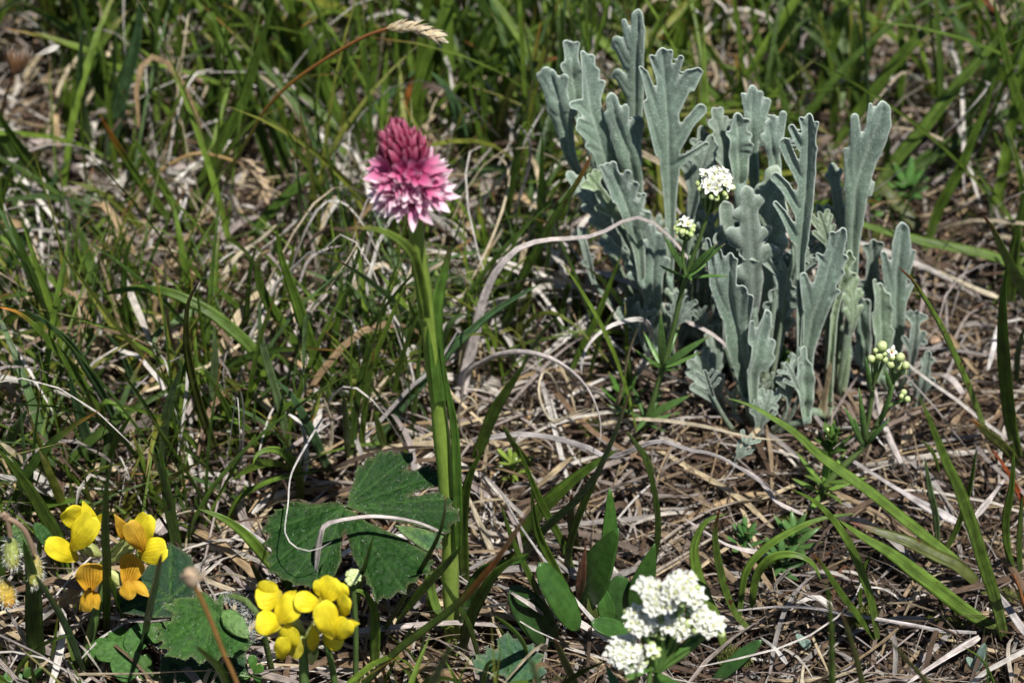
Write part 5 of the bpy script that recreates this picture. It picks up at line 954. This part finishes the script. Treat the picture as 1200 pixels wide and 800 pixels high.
# ---------------------------------------------------------------- nodding hairy buds at the left edge
def nodding():
    rt = gpt(-25, 800); Y = rt[1]-.9; r = thing('hairy_nodding_buds', rt, 'hairy olive buds nodding from curved pinkish stalks at the left edge', 'flower bud')
    stemtube(r, [(-28, 780), (-22, 700), (-12, 640), (-2, 606), (4, 603)], Y, 9, 6, (.22, .2, .1))
    for (st, c, ax, rx, rz, cols) in [([(2, 604), (6, 602), (10, 615), (12, 628)], (14, 648), (.05, -1), 9.5, 20, ((0, (.22, .26, .10)), (.6, (.32, .34, .12)), (1, (.30, .20, .08)))),
                                    ([(4, 606), (16, 610), (28, 620), (36, 636), (40, 648)], (40.5, 668), (.0, -1), 10, 20, ((0, (.30, .2, .12)), (.4, (.38, .30, .10)), (.8, (.30, .32, .08)), (1, (.6, .13, .03)))),
                                    ([(-20, 660), (-12, 672), (-4, 678)], (7, 695), (.3, -1), 11, 18, ((0, (.30, .26, .1)), (.6, (.50, .32, .06)), (1, (.6, .2, .03))))]:
        Q = spline(pathY(st, Y-.1), 10); px = pxs(Q[0]); mb = MB(); tube(mb, Q, np.full(10, 3.2*px), np.tile((.36, .25, .17), (10, 1)), m=8); sk = part('stalk', mb, M_STEM, r)
        C0 = at_y(*c, Y-.1); A = nrm(RGT*ax[0]+UPV*ax[1]); mb = MB(); blob(mb, C0, (rx*px, rz*px), A, cols, m=14, n=12, ribs=.05); b = part('bud', mb, M_HAIRY, r)
        mb = MB(); u = nrm(np.cross(A, [0, 1, 0])); v = np.cross(A, u)
        for k in range(260):
            ph = math.acos(R.uniform(-1, 1)); th = R.uniform(0, 6.28); rad = u*math.cos(th)+v*math.sin(th); p = C0-A*rz*px*math.cos(ph)+rad*rx*px*math.sin(ph)**.85; d = nrm(rad*math.sin(ph)-A*math.cos(ph)+A*.5+np.array([R.gauss(0, .3) for _ in range(3)])); s = np.cross(d, [R.gauss(0, 1), R.gauss(0, 1), R.gauss(0, 1)]); s = nrm(s)*.006; L = R.uniform(.06, .13)
            mb.add([p-s, p+s, p+d*L], [(0, 1, 2)], (.75, .75, .68))
        h = part('hairs', mb, M_HAIR, r, parent=b); h['kind'] = 'stuff'
nodding()
# ---------------------------------------------------------------- lobed leaves traced as outlines lying in their own tilted plane
def lobed_leaf(r, outline, J, zJ, nv_, veins, h, col, mat, edge=(.0, .0, .0), name='leaf', relief=.07, droop=.0, hair=0, lab=None, vein_col=(.16, .26, .07), pxJ=None, wav=.06):
    J3 = at_z(*J, zJ); n = nrm(np.array(nv_, float)); u = nrm(np.cross([0, 1, 0], n)); u = -u if u[0] < 0 else u; v = np.cross(n, u)
    def tp(x, y): d = ray(x, y); q = CAM+d*(((J3-CAM)@n)/(d@n)); return (q-J3)@u, (q-J3)@v
    poly = np.array([tp(*p) for p in outline]); f = lambda X, Y: polysdf(X, Y, poly)
    X, Y, D, F = net(f, poly[:, 0].min(), poly[:, 0].max(), poly[:, 1].min(), poly[:, 1].max(), h)
    dv = np.full(X.shape, 9.); 
    for w_ in veins:
        x1, y1 = tp(*w_); L2 = x1*x1+y1*y1; t = np.clip((X*x1+Y*y1)/L2, 0, 1); d = np.hypot(X-x1*t, Y-y1*t); dv = np.minimum(dv, d)
        L = math.sqrt(L2)
        for k in range(2, 7):                                   # side veins
            for sg in (-1, 1):
                a = math.atan2(y1, x1)+sg*.5; ox, oy = x1*k/8, y1*k/8; l = L*.22*(1.2-k/9); ex, ey = math.cos(a)*l, math.sin(a)*l; tt = np.clip(((X-ox)*ex+(Y-oy)*ey)/(l*l), 0, 1); dv = np.minimum(dv, np.hypot(X-ox-ex*tt, Y-oy-ey*tt)+.015)
    rr = np.hypot(X, Y); ang = np.arctan2(Y, X)
    Z = relief*(1-np.exp(-(dv/.10)))+wav*np.sin(ang*5+1)*np.clip(rr, 0, 2)-droop*rr*rr+.02*np.sin(X*5)*np.sin(Y*6)-.05*np.exp(D/.06)*0
    V = J3+u*X[:, None]+v*Y[:, None]+n*Z[:, None]; e = np.exp(D/.03)[:, None]; g = np.exp(-(dv/.02)**2)[:, None]
    C = np.array(col)*(1-g*.7)+np.array(vein_col)*g*.7; C = C*(1-e*.5)+(C+np.array(edge))*e*.5
    sd = R.random(); mb = MB(); mb.add(V, F, C, np.stack([X*2, Y, np.full(len(X), sd)], 1)); o = part(name, mb, mat, r, lab, solid=.03)
    if hair:
        mh = MB(); idx = NR.randint(0, len(X), hair*3); idx = np.concatenate([idx[D[idx] > -.03], idx[:hair]])
        for i in idx:
            p = V[i]; d = nrm(n*R.uniform(.4, 1)+u*R.gauss(0, .6)+v*R.gauss(0, .6)); s = nrm(np.cross(d, [R.gauss(0, 1), 1, R.gauss(0, 1)]))*.004; mh.add([p-s, p+s, p+d*R.uniform(.04, .09)], [(0, 1, 2)], (.7, .72, .66))
        hh = part('hairs', mh, M_HAIR, r, parent=o); hh['kind'] = 'stuff'
    return J3, o
def zz(o, f, pts): return [(o[0]+x/f, o[1]+y/f) for x, y in pts]
def geranium():
    z8 = lambda pts: zz((300, 520), 3.635, pts); rt = gpt(400, 690); r = thing('lobed_leaf_plant', rt, 'large dark green lobed and toothed leaf beside the orchid stem', 'lobed leaf', 'lobed leaves')
    main = z8([(378, 262), (350, 250), (300, 252), (240, 256), (180, 248), (135, 246), (128, 262), (108, 272), (72, 276), (84, 296), (45, 308), (52, 328), (18, 366), (58, 384), (60, 400), (28, 430), (68, 448), (72, 470), (48, 500), (66, 520), (60, 560), (98, 566), (112, 592), (150, 590), (170, 612), (205, 606), (240, 612), (262, 590), (300, 582), (336, 560), (355, 520), (366, 500), (362, 450), (366, 400), (378, 372),
               (392, 400), (404, 440), (412, 480), (440, 530), (448, 560), (470, 570), (474, 604), (500, 622), (500, 652), (522, 690), (540, 664), (566, 676), (590, 666), (610, 640), (642, 648), (652, 606), (690, 600), (700, 562), (750, 556), (738, 522), (764, 500), (722, 482), (738, 460), (700, 440), (670, 425), (640, 405), (600, 385), (560, 370), (520, 350), (480, 335), (430, 300)])
    J3, _ = lobed_leaf(r, main, (300+378/3.635, 520+262/3.635), 4.15, (-.12, -.40, .9), z8([(250, 600), (60, 540), (25, 368), (90, 275), (150, 590), (522, 685), (640, 640), (745, 545), (735, 470)]), .04, (.014, .046, .010), M_HAIRY, (.1, .06, .05), relief=.08, hair=350, lab='wide lower half of the leaf with a deep notch', vein_col=(.05, .11, .03))
    up = z8([(385, 268), (392, 245), (398, 205), (418, 165), (424, 120), (436, 92), (456, 100), (466, 76), (480, 62), (495, 72), (510, 46), (532, 28), (546, 44), (574, 24), (588, 42), (614, 34), (640, 38), (668, 30), (670, 62), (650, 92), (628, 112), (668, 112), (700, 104), (746, 86), (744, 108), (764, 120), (814, 120), (792, 142), (796, 158), (778, 186), (735, 198), (700, 206), (662, 218), (642, 229), (690, 230), (730, 222), (796, 212), (806, 226), (794, 238), (846, 240), (838, 262), (814, 284), (864, 290), (860, 318), (868, 330), (846, 348), (822, 352), (832, 380), (800, 386), (760, 372), (720, 358), (670, 345), (610, 335), (550, 322), (480, 305), (425, 285)])
    lobed_leaf(r, up, (300+383/3.635, 520+266/3.635), 4.2, (.10, -.42, .9), z8([(435, 100), (532, 34), (665, 40), (810, 122), (842, 242), (862, 300), (828, 376)]), .04, (.013, .044, .010), M_HAIRY, (.1, .06, .05), relief=.08, hair=300, lab='upper right lobes reaching over the orchid stem', vein_col=(.05, .11, .03))
    und = z8([(590, 345), (660, 352), (730, 366), (795, 388), (800, 400), (770, 412), (798, 440), (760, 446), (735, 458), (700, 440), (660, 410), (620, 380)])
    lobed_leaf(r, und, (300+590/3.635, 520+345/3.635), 3.9, (.1, -.55, .85), z8([(790, 395), (740, 450)]), .055, (.05, .11, .06), M_HAIRY, (.1, .06, .05), relief=.04, lab='paler folded lobe under the upper ones')
    mb = MB(); tube(mb, spline(np.array([rt-(0, 0, .2), rt+(0, .2, 1.2), J3-(0, .0, .05)]), 10), np.full(10, .055), np.tile((.16, .10, .06), (10, 1)), m=7); part('leaf_stalk', mb, M_STEM, r)
geranium()
def small_lobed(label, rootpx, pts, J, z, nv_, veins, col, hair=200, mat=None, relief=.05):
    rt = gpt(*rootpx); r = thing('lobed_leaf_plant', rt, label, 'lobed leaf', 'lobed leaves')
    J3, _ = lobed_leaf(r, pts, J, z, nv_, veins, .04, col, mat or M_HAIRY, (.12, .08, .07), relief=relief, hair=hair, vein_col=(.06, .13, .03), wav=.04)
    mb = MB(); tube(mb, spline(np.array([rt-(0, 0, .2), (rt+J3)/2+(0, .2, .1), J3]), 8), np.full(8, .05), np.tile((.14, .16, .06), (8, 1)), m=6); part('leaf_stalk', mb, M_STEM, r); return r
z6 = lambda pts: zz((140, 640), 5., pts)
fan = z6([(575, 340), (545, 300), (500, 270), (440, 260), (455, 300), (400, 300), (350, 305), (310, 318), (330, 335), (258, 335), (275, 372), (330, 395), (300, 412), (320, 432), (228, 438), (262, 465), (188, 480), (250, 512), (208, 545), (270, 565), (225, 600), (300, 610), (268, 650), (345, 655), (390, 672), (420, 640), (470, 690), (510, 660), (560, 700), (600, 640), (690, 660), (740, 620), (790, 560), (720, 520), (690, 460), (640, 410), (610, 380), (612, 290), (585, 280)])
r_ = small_lobed('dark green fan shaped toothed leaf below the blurred brown head', (262, 830), fan, (140+560/5, 640+375/5), 2.6, (-.05, -.5, .86), z6([(260, 336), (190, 480), (225, 600), (345, 655), (470, 685), (600, 650), (740, 600), (440, 262)]), (.028, .08, .018), 260)
mb = MB(); P0 = at_z(261, 715, 2.75); P1 = at_z(292, 748, 2.5); petal(mb, P0, P1, 1.0*24*pxs(P0), np.array([0, -.5, .86]), 'ovate', cup=-.3, bend=.1, cols=((0, (.12, .22, .08)), (1, (.16, .25, .12))), nu=9, nv=12, fold=.2); part('folded_lobe', mb, M_HAIRY, r_, 'pale hairy folded young leaf', solid=.03)
mh = MB()
for k in range(500):
    t = R.random(); p = at_z(261+t*38+R.gauss(0, 4), 702+t*50-20*math.sin(t*3.1)+R.gauss(0, 4), 2.7); d = nrm(np.array([R.gauss(.3, .5), R.gauss(-.3, .4), R.uniform(.3, 1)])); s = nrm(np.cross(d, [1, R.gauss(0, 1), .3]))*.005; mh.add([p-s, p+s, p+d*R.uniform(.1, .2)], [(0, 1, 2)], (.7, .72, .68))
tag(part('hairs', mh, M_HAIR, r_), kind='stuff'); mb = MB(); tube(mb, spline(np.array([at_z(262, 700, 2.6), at_z(282, 700, 2.8), at_z(303, 722, 2.6), at_z(320, 790, .2)]), 12), np.full(12, .07), np.tile((.12, .17, .07), (12, 1)), m=7); part('hairy_stalk', mb, M_HAIRY, r_)
zh = lambda pts: zz((400, 530), 2.9625, pts)
tooth = zh([(585, 800), (560, 770), (520, 780), (470, 770), (452, 720), (490, 722), (455, 700), (505, 700), (500, 672), (545, 690), (540, 650), (578, 622), (600, 650), (622, 640), (640, 672), (668, 660), (672, 690), (705, 700), (690, 730), (715, 760), (690, 790), (720, 840), (650, 860), (600, 850)])
small_lobed('small bluish green toothed leaf at the bottom centre', (598, 830), tooth, (400+590/2.96, 530+810/2.96), 1.2, (0, -.6, .8), zh([(470, 710), (545, 660), (580, 628), (640, 678), (700, 705), (700, 780)]), (.045, .10, .07), 160)
dk = z6([(300, -20), (420, 60), (460, 180), (440, 300), (400, 380), (300, 420), (180, 420), (60, 400), (-20, 380), (0, 300), (100, 200), (180, 100), (250, 20)])
small_lobed('dark hairy crumpled leaf behind the striped yellow flowers', (200, 790), dk, (200, 700), 1.5, (.1, -.5, .85), z6([(300, -10), (440, 180), (400, 370), (200, 415), (0, 370), (120, 200)]), (.014, .042, .022), 160)
dk2 = z6([(250, 640), (400, 620), (600, 640), (740, 620), (760, 760), (700, 860), (500, 900), (300, 860), (230, 760)])
small_lobed('dark shaded hairy leaf under the fan shaped one', (250, 840), dk2, (245, 790), .9, (0, -.5, .85), z6([(260, 650), (500, 640), (730, 640), (740, 800), (300, 850)]), (.03, .07, .04), 220)

# ---------------------------------------------------------------- plain broad leaves
def leafset(nm, label, cat, root, leaves, group=None, mat=None, stem=None):
    rt = gpt(*root); r = thing(nm, rt, label, cat, group)
    for (b, t_, w, pr, col, kw) in leaves:
        kw = dict(kw); dy0 = kw.pop('dy0', 0); dy = kw.pop('dy', 0); lab = kw.pop('lab', None); yaw = kw.pop('yaw', 0); up = kw.pop('up', .2); mt = kw.pop('mat', mat or M_BROAD)
        mb = MB(); B = at_y(*b, rt[1]+dy0); T = at_y(*t_, rt[1]+dy); c = np.array(col); petal(mb, B, T, w*pxs(B), view_n(B, yaw, up), pr, kw.pop('cup', .1), kw.pop('bend', .06), ((0, c*1.1), (.9, c), (1, c*1.1)), nu=11, nv=16, fold=kw.pop('fold', -.15), wave=.01, **kw)
        part('leaf', mb, mt, r, lab, solid=.035)
    return r
z3 = lambda x, y: (560+x/3.635, 540+y/3.635); DG = (.048, .12, .022)
leafset('broad_leaved_plant', 'tuft of broad smooth dark green leaves above the white flowers', 'green plant', (692, 740), [
    (z3(440, 620), z3(606, 282), 44, 'ovate', DG, dict(yaw=-.35, dy=-.3, fold=.25, lab='largest leaf, folded along its middle')), (z3(430, 722), z3(256, 430), 33, 'ellip', DG, dict(dy=-.5, dy0=-.9, fold=.3, yaw=.3)), (z3(322, 780), z3(135, 528), 40, 'ellip', (.03, .075, .018), dict(dy=-.4, dy0=-.5)),
    (z3(542, 520), z3(556, 108), 22, 'ovate', (.06, .15, .025), dict(dy=.5, dy0=.3, yaw=.4, fold=.3)), (z3(606, 700), z3(604, 482), 34, 'ellip', (.05, .12, .03), dict(dy=.3, dy0=.1, fold=.15)), (z3(655, 640), z3(752, 345), 27, 'lance', DG, dict(dy=.1, yaw=.3, fold=.3)), (z3(560, 690), z3(524, 520), 20, 'ovate', (.06, .15, .03), dict(dy0=-.2)),
    (z3(640, 740), z3(480, 690), 24, 'ellip', DG, dict(dy0=-.7, dy=-.8, up=.8)), (z3(428, 590), z3(460, 354), 11, 'lance', (.16, .07, .04), dict(dy0=-.5, dy=-.8, mat=M_DRY, lab='brown folded dead leaf')), (z3(500, 720), z3(470, 560), 14, 'lance', (.09, .12, .03), dict(dy0=-.2, dy=-.1))])
leafset('lance_leaved_plant', 'single dark green lance shaped leaf right of the large white cluster', 'green leaf', (825, 790), [((835, 800), (894, 749), 17, 'ellip', (.045, .11, .03), dict(dy=.1, up=.6))])
gl = lambda x, y: (x/2.9625, 530+y/2.9625)
leafset('three_part_leaf', 'rounded hairy three part leaf under the striped yellow flowers', 'green plant', (148, 800), [(gl(440, 690), gl(525, 600), 30, 'ellip', (.05, .115, .035), dict(dy=.6, up=.8, mat=M_HAIRY)), (gl(430, 695), gl(400, 610), 26, 'ellip', (.05, .12, .03), dict(dy=.6, up=.8, mat=M_HAIRY)),
    (gl(425, 690), gl(445, 800), 33, 'ellip', (.06, .13, .045), dict(dy=-.8, up=1., mat=M_HAIRY)), (gl(430, 690), gl(330, 700), 26, 'ellip', (.06, .13, .04), dict(up=.8, dy=-.1, mat=M_HAIRY)), (gl(520, 660), gl(560, 590), 30, 'ellip', (.05, .11, .03), dict(up=.8, dy=.5, mat=M_HAIRY)), (gl(310, 720), gl(385, 650), 24, 'ellip', (.05, .12, .03), dict(up=.8, dy=.3, mat=M_HAIRY))])
leafset('folded_leaf_shoot', 'small shoot of folded rounded leaves left of the fan shaped leaf', 'green plant', (182, 815), [(gl(540, 780), gl(450, 690), 15, 'obov', (.09, .17, .05), dict(dy=.1, fold=.5, up=.5)), (gl(530, 775), gl(500, 700), 15, 'obov', (.08, .16, .04), dict(dy=.2, fold=.5, up=.4)), (gl(530, 780), gl(600, 768), 17, 'obov', (.09, .18, .04), dict(dy=0, fold=.4, up=.8)), (gl(500, 790), gl(440, 760), 12, 'obov', (.1, .18, .05), dict(dy=0, fold=.4))])
leafset('clover_like_leaf', 'toothed green leaflets in the bottom left corner', 'green leaf', (30, 820), [(gl(115, 795), gl(10, 775), 17, 'obov', (.07, .16, .04), dict(up=.9)), (gl(110, 800), gl(90, 745), 14, 'obov', (.08, .17, .04), dict(up=.8)), (gl(105, 800), gl(150, 750), 12, 'obov', (.07, .16, .04), dict(up=.8))])
leafset('tiny_round_leaf_shoot', 'shoot of small rounded leaves right of the fan shaped leaf', 'green plant', (298, 830), [(gl(880, 760), gl(875, 700), 13, 'obov', (.07, .17, .03), dict(dy=.2)), (gl(880, 765), gl(915, 740), 12, 'obov', (.07, .17, .03), {}), (gl(870, 780), gl(830, 775), 12, 'obov', (.08, .18, .03), dict(up=.8)), (gl(875, 770), gl(905, 790), 12, 'obov', (.06, .15, .03), dict(up=.8))])
leafset('pale_pod_leaf', 'pale hairy green leaf behind the nodding buds', 'green leaf', (25, 720), [((36, 655), (16, 612), 18, 'ellip', (.12, .20, .09), dict(mat=M_HAIRY)), ((60, 640), (40, 612), 16, 'ellip', (.06, .13, .05), dict(mat=M_HAIRY))])
zi = lambda x, y: (800+x/2.9625, 530+y/2.9625)
for i, (a, b, lab) in enumerate([((1015, 760), (1050, 660), 'larger pair of bluish grey leaves in the lower right litter'), ((425, 680), (438, 648), 'tiny bluish leaf in the litter left of the blurred blade')]):
    leafset('bluish_seedling', lab, 'seedling', zi(a[0], a[1]+20), [(zi(*a), zi(*b), 11 if i == 0 else 9, 'ellip', (.14, .22, .18), dict(up=.5)), (zi(a[0]+10, a[1]), zi(a[0]-32, a[1]-50), 10, 'ellip', (.16, .24, .19), dict(up=.6))], 'bluish seedlings', M_SILVER)
for (px, py, lab) in [(95, 246, 'blurred broad green leaf low in the upper left grass'), (610, 350, 'small green leaf deep in the centre grass')]:
    leafset('low_green_leaf', lab, 'green leaf', (px, py+10), [((px, py), (px-26, py-8), 18, 'ellip', (.06, .14, .04), dict(up=.8, dy=-.5)), ((px, py), (px+20, py-14), 18, 'ellip', (.06, .14, .04), dict(up=.8, dy=.5))])

# ---------------------------------------------------------------- seed heads
def spikelets(r, path, Y, n, L, w, cols, mat, spread=.5, name='spikelet'):
    P = spline(pathY(path, Y), 30); T = tangents(P)
    for i in range(n):
        k = int(i/n*29); p = P[k]; t = T[k]; u = nrm(np.cross(t, [0, 1, 0])); v = np.cross(t, u); an = i*2.4; d = nrm(t+(u*math.cos(an)+v*math.sin(an))*spread*R.uniform(.6, 1.2)); mb = MB()
        petal(mb, p, p+d*L*R.uniform(.8, 1.2), w, nrm(u*math.cos(an)+v*math.sin(an)), 'lance', cup=-.6, bend=.08, cols=cols, nu=5, nv=8); petal(mb, p, p+d*L*.9, w*.8, -nrm(u*math.cos(an)+v*math.sin(an)), 'lance', cup=-.6, bend=.05, cols=cols, nu=5, nv=6); part(name, mb, mat, r)
def stalk(r, pts, Y0, Y1, w, cols):
    k = len(pts); P = spline(np.array([at_y(x, y, Y0+(Y1-Y0)*i/(k-1)) for i, (x, y) in enumerate(pts)]), 30); mb = MB(); tube(mb, P, np.full(30, w*pxs(P[15])/2), grad(cols, np.linspace(0, 1, 30)), m=7); part('stalk', mb, M_STEM, r)
rt = gpt(249, 275); r = thing('grass_seed_head', rt, 'feathery straw coloured grass seed head on a long orange stalk at the top', 'seed head', 'dry seed heads')
stalk(r, [(249, 275), (258, 235), (270, 200), (290, 165), (310, 130), (335, 103), (365, 80), (400, 58), (430, 42), (457, 33)], rt[1], rt[1]-3.5, 4.2, ((0, (.10, .15, .03)), (.35, (.16, .17, .03)), (.6, (.34, .16, .03)), (1, (.36, .15, .05))))
spikelets(r, [(452, 34), (470, 32), (490, 35), (508, 41)], rt[1]-3.5, 34, .46, .17, ((0, (.50, .36, .18)), (.6, (.66, .54, .34)), (1, (.76, .68, .52))), M_DRY, .42)
rt = gpt(128, 285); r = thing('grass_seed_head', rt, 'blurred drooping tan seed head below the orange stalk, upper left', 'seed head', 'dry seed heads')
stalk(r, [(130, 285), (148, 245), (175, 212), (200, 192), (228, 180), (255, 183), (278, 190)], rt[1], rt[1]+.5, 4, ((0, (.2, .12, .05)), (1, (.45, .3, .12))))
spikelets(r, [(277, 188), (294, 196), (305, 212), (310, 230)], rt[1]+.5, 26, .42, .17, ((0, (.40, .27, .14)), (1, (.66, .52, .36))), M_DRY, .6)
rt = gpt(-12, 210); r = thing('brown_seed_head', rt, 'small brown bristly dead flower head on a dark stalk in the upper left corner', 'seed head', 'dry seed heads')
stalk(r, [(-12, 210), (-2, 165), (3, 130), (8, 110), (15, 92)], rt[1], rt[1]-2, 3.2, ((0, (.2, .12, .05)), (1, (.26, .09, .03))))
Yh = rt[1]-2; c0 = at_y(16, 90, Yh); px = pxs(c0)
for i in range(46):
    an = i*2.4; q = (i/46)**.6; d = nrm(UPV*1.0+RGT*.35+(RGT*math.cos(an)+FWD*math.sin(an))*q*.75); L = R.uniform(28, 40)*px; mb = MB(); k = R.uniform(.7, 1.3)
    petal(mb, c0, c0+d*L, 4.2*px, nrm(RGT*math.cos(an)+FWD*math.sin(an)), 'tongue', cup=.3, bend=.05, cols=((0, (.10*k, .05*k, .025*k)), (.75, (.24*k, .12*k, .05*k)), (1, (.50, .44, .38))), nu=3, nv=6); part('bract', mb, M_DRY, r)
mb = MB(); petal(mb, at_y(40, 66, Yh+.3), at_y(70, 54, Yh+.3), 9*px, view_n(c0, 0, .5), 'obov', cols=((0, (.4, .35, .3)), (1, (.7, .66, .6)))); part('dry_petal', mb, M_DRY, r, 'pale papery petal at the side')
Yb = -17.; g = np.array([at_y(290, 830, Yb)[0]+.8, Yb, 0.]); r = thing('brown_seed_head', g, 'out of focus brown seed head on a thin orange stalk near the fan shaped leaf', 'seed head', 'dry seed heads')
P = np.array([g-(0, 0, .2), at_y(288, 830, Yb), at_y(262, 765, Yb), at_y(242, 715, Yb), at_y(228, 685, Yb)]); mb = MB(); tube(mb, spline(P, 24), np.full(24, .042), np.tile((.36, .19, .06), (24, 1)), m=7); part('stalk', mb, M_STEM, r)
c0 = at_y(226, 684, Yb); px = pxs(c0)
mb = MB(); blob(mb, at_y(224, 675, Yb), (13*px, 9*px), (1, 0, .2), ((0, (.30, .20, .12)), (1, (.50, .38, .26))), m=9, n=7, ribs=.12); part('seed_capsule', mb, M_LITTER, r)
for i in range(22):
    an = i*2.4; d = nrm(UPV*R.uniform(.3, 1.)+(RGT*math.cos(an)*1.2+FWD*math.sin(an))); mb = MB(); petal(mb, c0+UPV*2*px, c0+UPV*2*px+d*R.uniform(12, 20)*px, 8*px, nrm(RGT*math.cos(an)+FWD*math.sin(an)), 'tongue', cup=.3, cols=((0, (.34, .22, .12)), (1, (.62, .48, .34))), nu=5, nv=6); part('bract', mb, M_DRY, r, solid=.02)

# ---------------------------------------------------------------- little stones and husks in the litter
for (px_, py_, w, col, lab) in [(1031, 393, 22, (.42, .30, .19), 'smooth tan pebble behind the green white buds'), (1062, 208, 16, (.40, .34, .28), 'pale husk in the far right litter'), (895, 700, 12, (.35, .22, .12), 'tan husk beside the hooked green blades'), (995, 690, 13, (.28, .19, .11), 'brown crumbly clod in the lower right litter'), (1095, 398, 14, (.38, .26, .17), 'small brown pebble near the broad right blade')]:
    p = at_z(px_, py_, .1); mb = MB(); px = pxs(p); blob(mb, (0, 0, 0), (w*px*.42, w*px*.5), (1, .3, .1), ((0, np.array(col)*.8), (1, col)), m=10, n=8, ribs=.04); mb.v[0] = mb.v[0]*np.array([1, 1, .6])+NR.normal(0, .008, mb.v[0].shape); o = link('pebble', mb.mesh('pebble'), M_LITTER, None, p); tag(o, lab, 'pebble', 'pebbles and husks in the litter')
